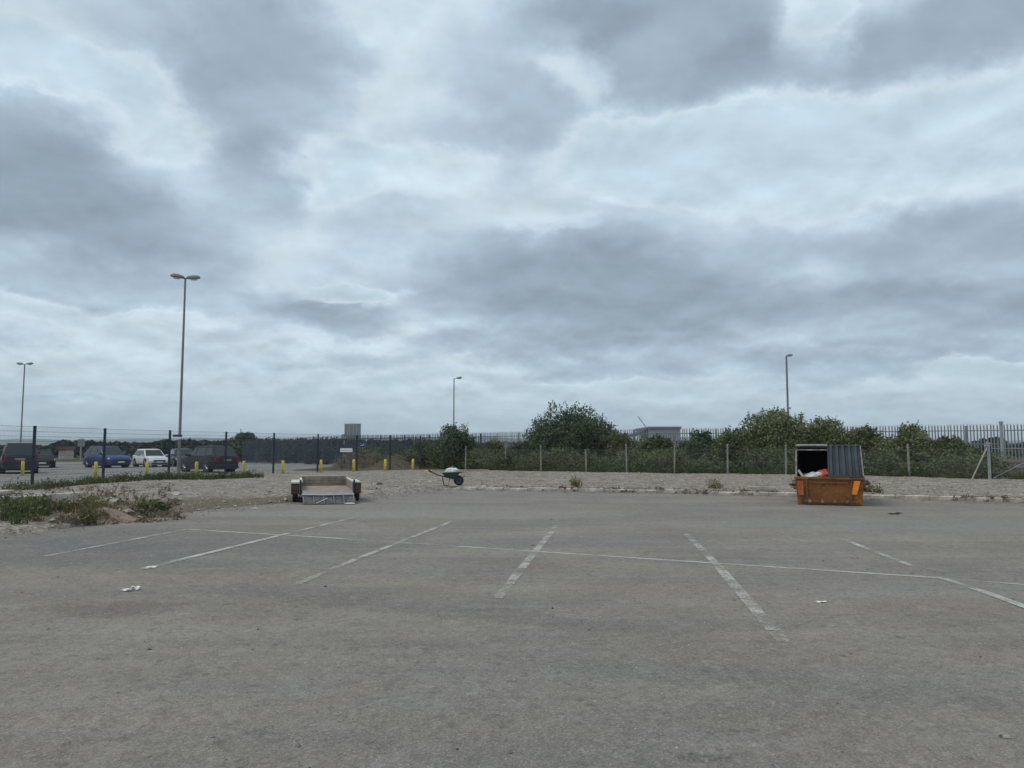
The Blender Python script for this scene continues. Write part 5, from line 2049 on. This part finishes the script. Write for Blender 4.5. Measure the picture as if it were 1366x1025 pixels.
# crane jib
a, b_ = AT(851, 556, 340), AT(869, 574, 340)
cr_ = empty('crane', (b_.x + 2, 340, 0))
tag(cr_, 'slim grey crane jib leaning left above the warehouse', 'crane')
CR = mat('crane_steel', (.22, .23, .24), .6, var=.1)
mb = MB()
tip = Vector((a.x - b_.x - 2, 0, a.z)); foot = Vector((2, 0, 2.5))
for off in ((0, 0, .35), (0, .35, -.2), (0, -.35, -.2)):
    mb.tube([foot + Vector(off), tip + Vector(off) * .4], .10, 4)
for i in range(14):
    p = foot + (tip - foot) * (i / 14); q = foot + (tip - foot) * ((i + 1) / 14)
    mb.tube([p + Vector((0, .35, -.2)), q + Vector((0, 0, .35))], .05, 3)
part('jib', mb, CR, cr_)
part('cab', MB().box((2.5, 0, 1.9), (3.5, 2.4, 2.4)).box((2.5, 0, .4), (4.5, 3.2, .8)), CR, cr_)

# small white hut with a red roof
a = AT(82.5, 609, 105)
ht = empty('hut', (a.x, 105, 0))
tag(ht, 'small white hut with a dull red roof right of the black saloon', 'hut')
part('wall', MB().box((0, 1, .75), (.95, 2, 1.3)), mat('hut_white', (.40, .36, .30), .7, var=.1), ht)
part('roof', MB().slab([(-.75, -.3, 1.4), (.65, -.3, 1.4), (.5, -.3, 1.8), (-.6, -.3, 1.8)], (0, 2.5, 0)), mat('hut_roof', (.12, .05, .042), .8, var=.15), ht)
part('door', MB().box((.1, -.03, .7), (.4, .05, .9)), mat('hut_door', (.4, .36, .3), .7, var=.1), ht)

# distant houses
HW = mat('far_house_wall', (.38, .37, .35), .8, var=.15, scale=.1)
HR = mat('far_house_roof', (.10, .085, .085), .8, var=.2, scale=.1)
hl_ = [(503, 587.5, 9, 'leftmost far house roof right of the tower block'), (517, 588, 8, 'second far house right of the tower block'), (541, 588, 10, 'far pale house with a grey roof above the bushes'), (556, 587, 6, 'narrow far house left of the loose bush'), (436, 590, 9, 'low far building left of the tower block')]
for i, (px, py, wpx, lab) in enumerate(hl_):
    D = 620
    a = AT(px, py, D)
    w = wpx / FOC * D
    r_ = empty('house', (a.x, D, 0))
    tag(r_, lab, 'house', 'houses on the far side')
    part('wall', MB().box((0, 4, a.z / 2 - .8), (w, 8, a.z - 1.4)), HW, r_)
    part('roof', MB().slab([(-w / 2 - .3, 0, a.z - 1.5), (w / 2 + .3, 0, a.z - 1.5), (w / 2 - 1, 0, a.z + .3), (-w / 2 + 1, 0, a.z + .3)], (0, 8, 0)), HR, r_)


# far woods: rows of leafy masses
def far_wood(name, pts, D, thick, n, size, leafm, seed, label):
    rg = np.random.default_rng(seed)
    P_ = []
    xs_ = [p[0] for p in pts]
    for i in range(n):
        px = rg.uniform(xs_[0], xs_[-1])
        top = interp(pts, px)
        t = AT(px, top, D)
        hh = t.z * (1 + .10 * fbm(px, D, .045, 5) + .10 * fbm(px, seed, .16, 3))
        z = hh * (rg.random() ** .55)
        # rounded profile towards the front
        y = D + thick * (rg.random() - .5) * (1 - (z / hh) ** 2 * .6)
        P_.append((t.x * y / D, y, z))
    V, F = leaf_cloud(np.array(P_), np.full(n, size), rg, up=.5, aspect=.9)
    o = obj(name, mesh_np(name, V, F, leafm))
    tag(o, label, 'woodland', None, 'stuff')


WD = leafmat('far_leaf', (.022, .032, .020), (.034, .045, .026), .1)
far_wood('far_wood', [(-160, 597), (40, 596), (66, 596), (75, 591), (95, 590), (128, 592), (160, 592), (200, 592), (215, 589), (300, 590), (345, 588), (450, 588), (520, 590), (580, 589)], 150, 14, 34000, .42, WD, 61, 'dark line of far trees along the horizon at the left')
far_wood('far_trees', [(1290, 592), (1312, 586), (1335, 587), (1350, 595), (1366, 592), (1400, 590), (1480, 594)], 150, 10, 8000, .35, WD, 62, 'far trees seen through the palisade at the right edge')
far_wood('far_scrub', [(480, 590), (700, 591), (860, 590), (1000, 589), (1150, 591), (1300, 592)], 300, 20, 14000, .7, WD, 63, 'far tree line beyond the bushes and palisade')

# far hills
M_HILL = ground_material('hill_cover', [(.05, .06, .05), (.065, .078, .06), (.085, .095, .075)], .004, stones=False)


def hill_h(x, y):
    e = max(0, 1 - abs(y - 3300) / 500)
    return -.2 + e * (44 + 16 * fbm(x, 0, .0011, 4) + 5 * fbm(x, 3, .006, 3)) * (1 + .0 * x)


hl = grid_sheet('hills', [-3600 + 40 * i for i in range(180)], lambda x: 2800, lambda x: 3800, 10, hill_h, M_HILL)
hl['kind'] = 'structure'

# ------------------------------------------------------------------ haze
HAZE = True
if HAZE:
    hm = bpy.data.materials.new('haze_air')
    hm.use_nodes = True
    t = hm.node_tree
    t.nodes.clear()
    o = N(t, 'ShaderNodeOutputMaterial')
    v = N(t, 'ShaderNodeVolumePrincipled')
    v.inputs['Color'].default_value = (.78, .88, .95, 1)
    v.inputs['Density'].default_value = .00022
    t.links.new(v.outputs[0], o.inputs['Volume'])
    hb = part('haze', MB().box((0, 2900, 34), (9400, 7000, 72)), hm)
    hb['kind'] = 'stuff'
    hb['label'] = 'thin pale blue haze over the far ground'
    hm.cycles.homogeneous_volume = True if hasattr(hm.cycles, 'homogeneous_volume') else False
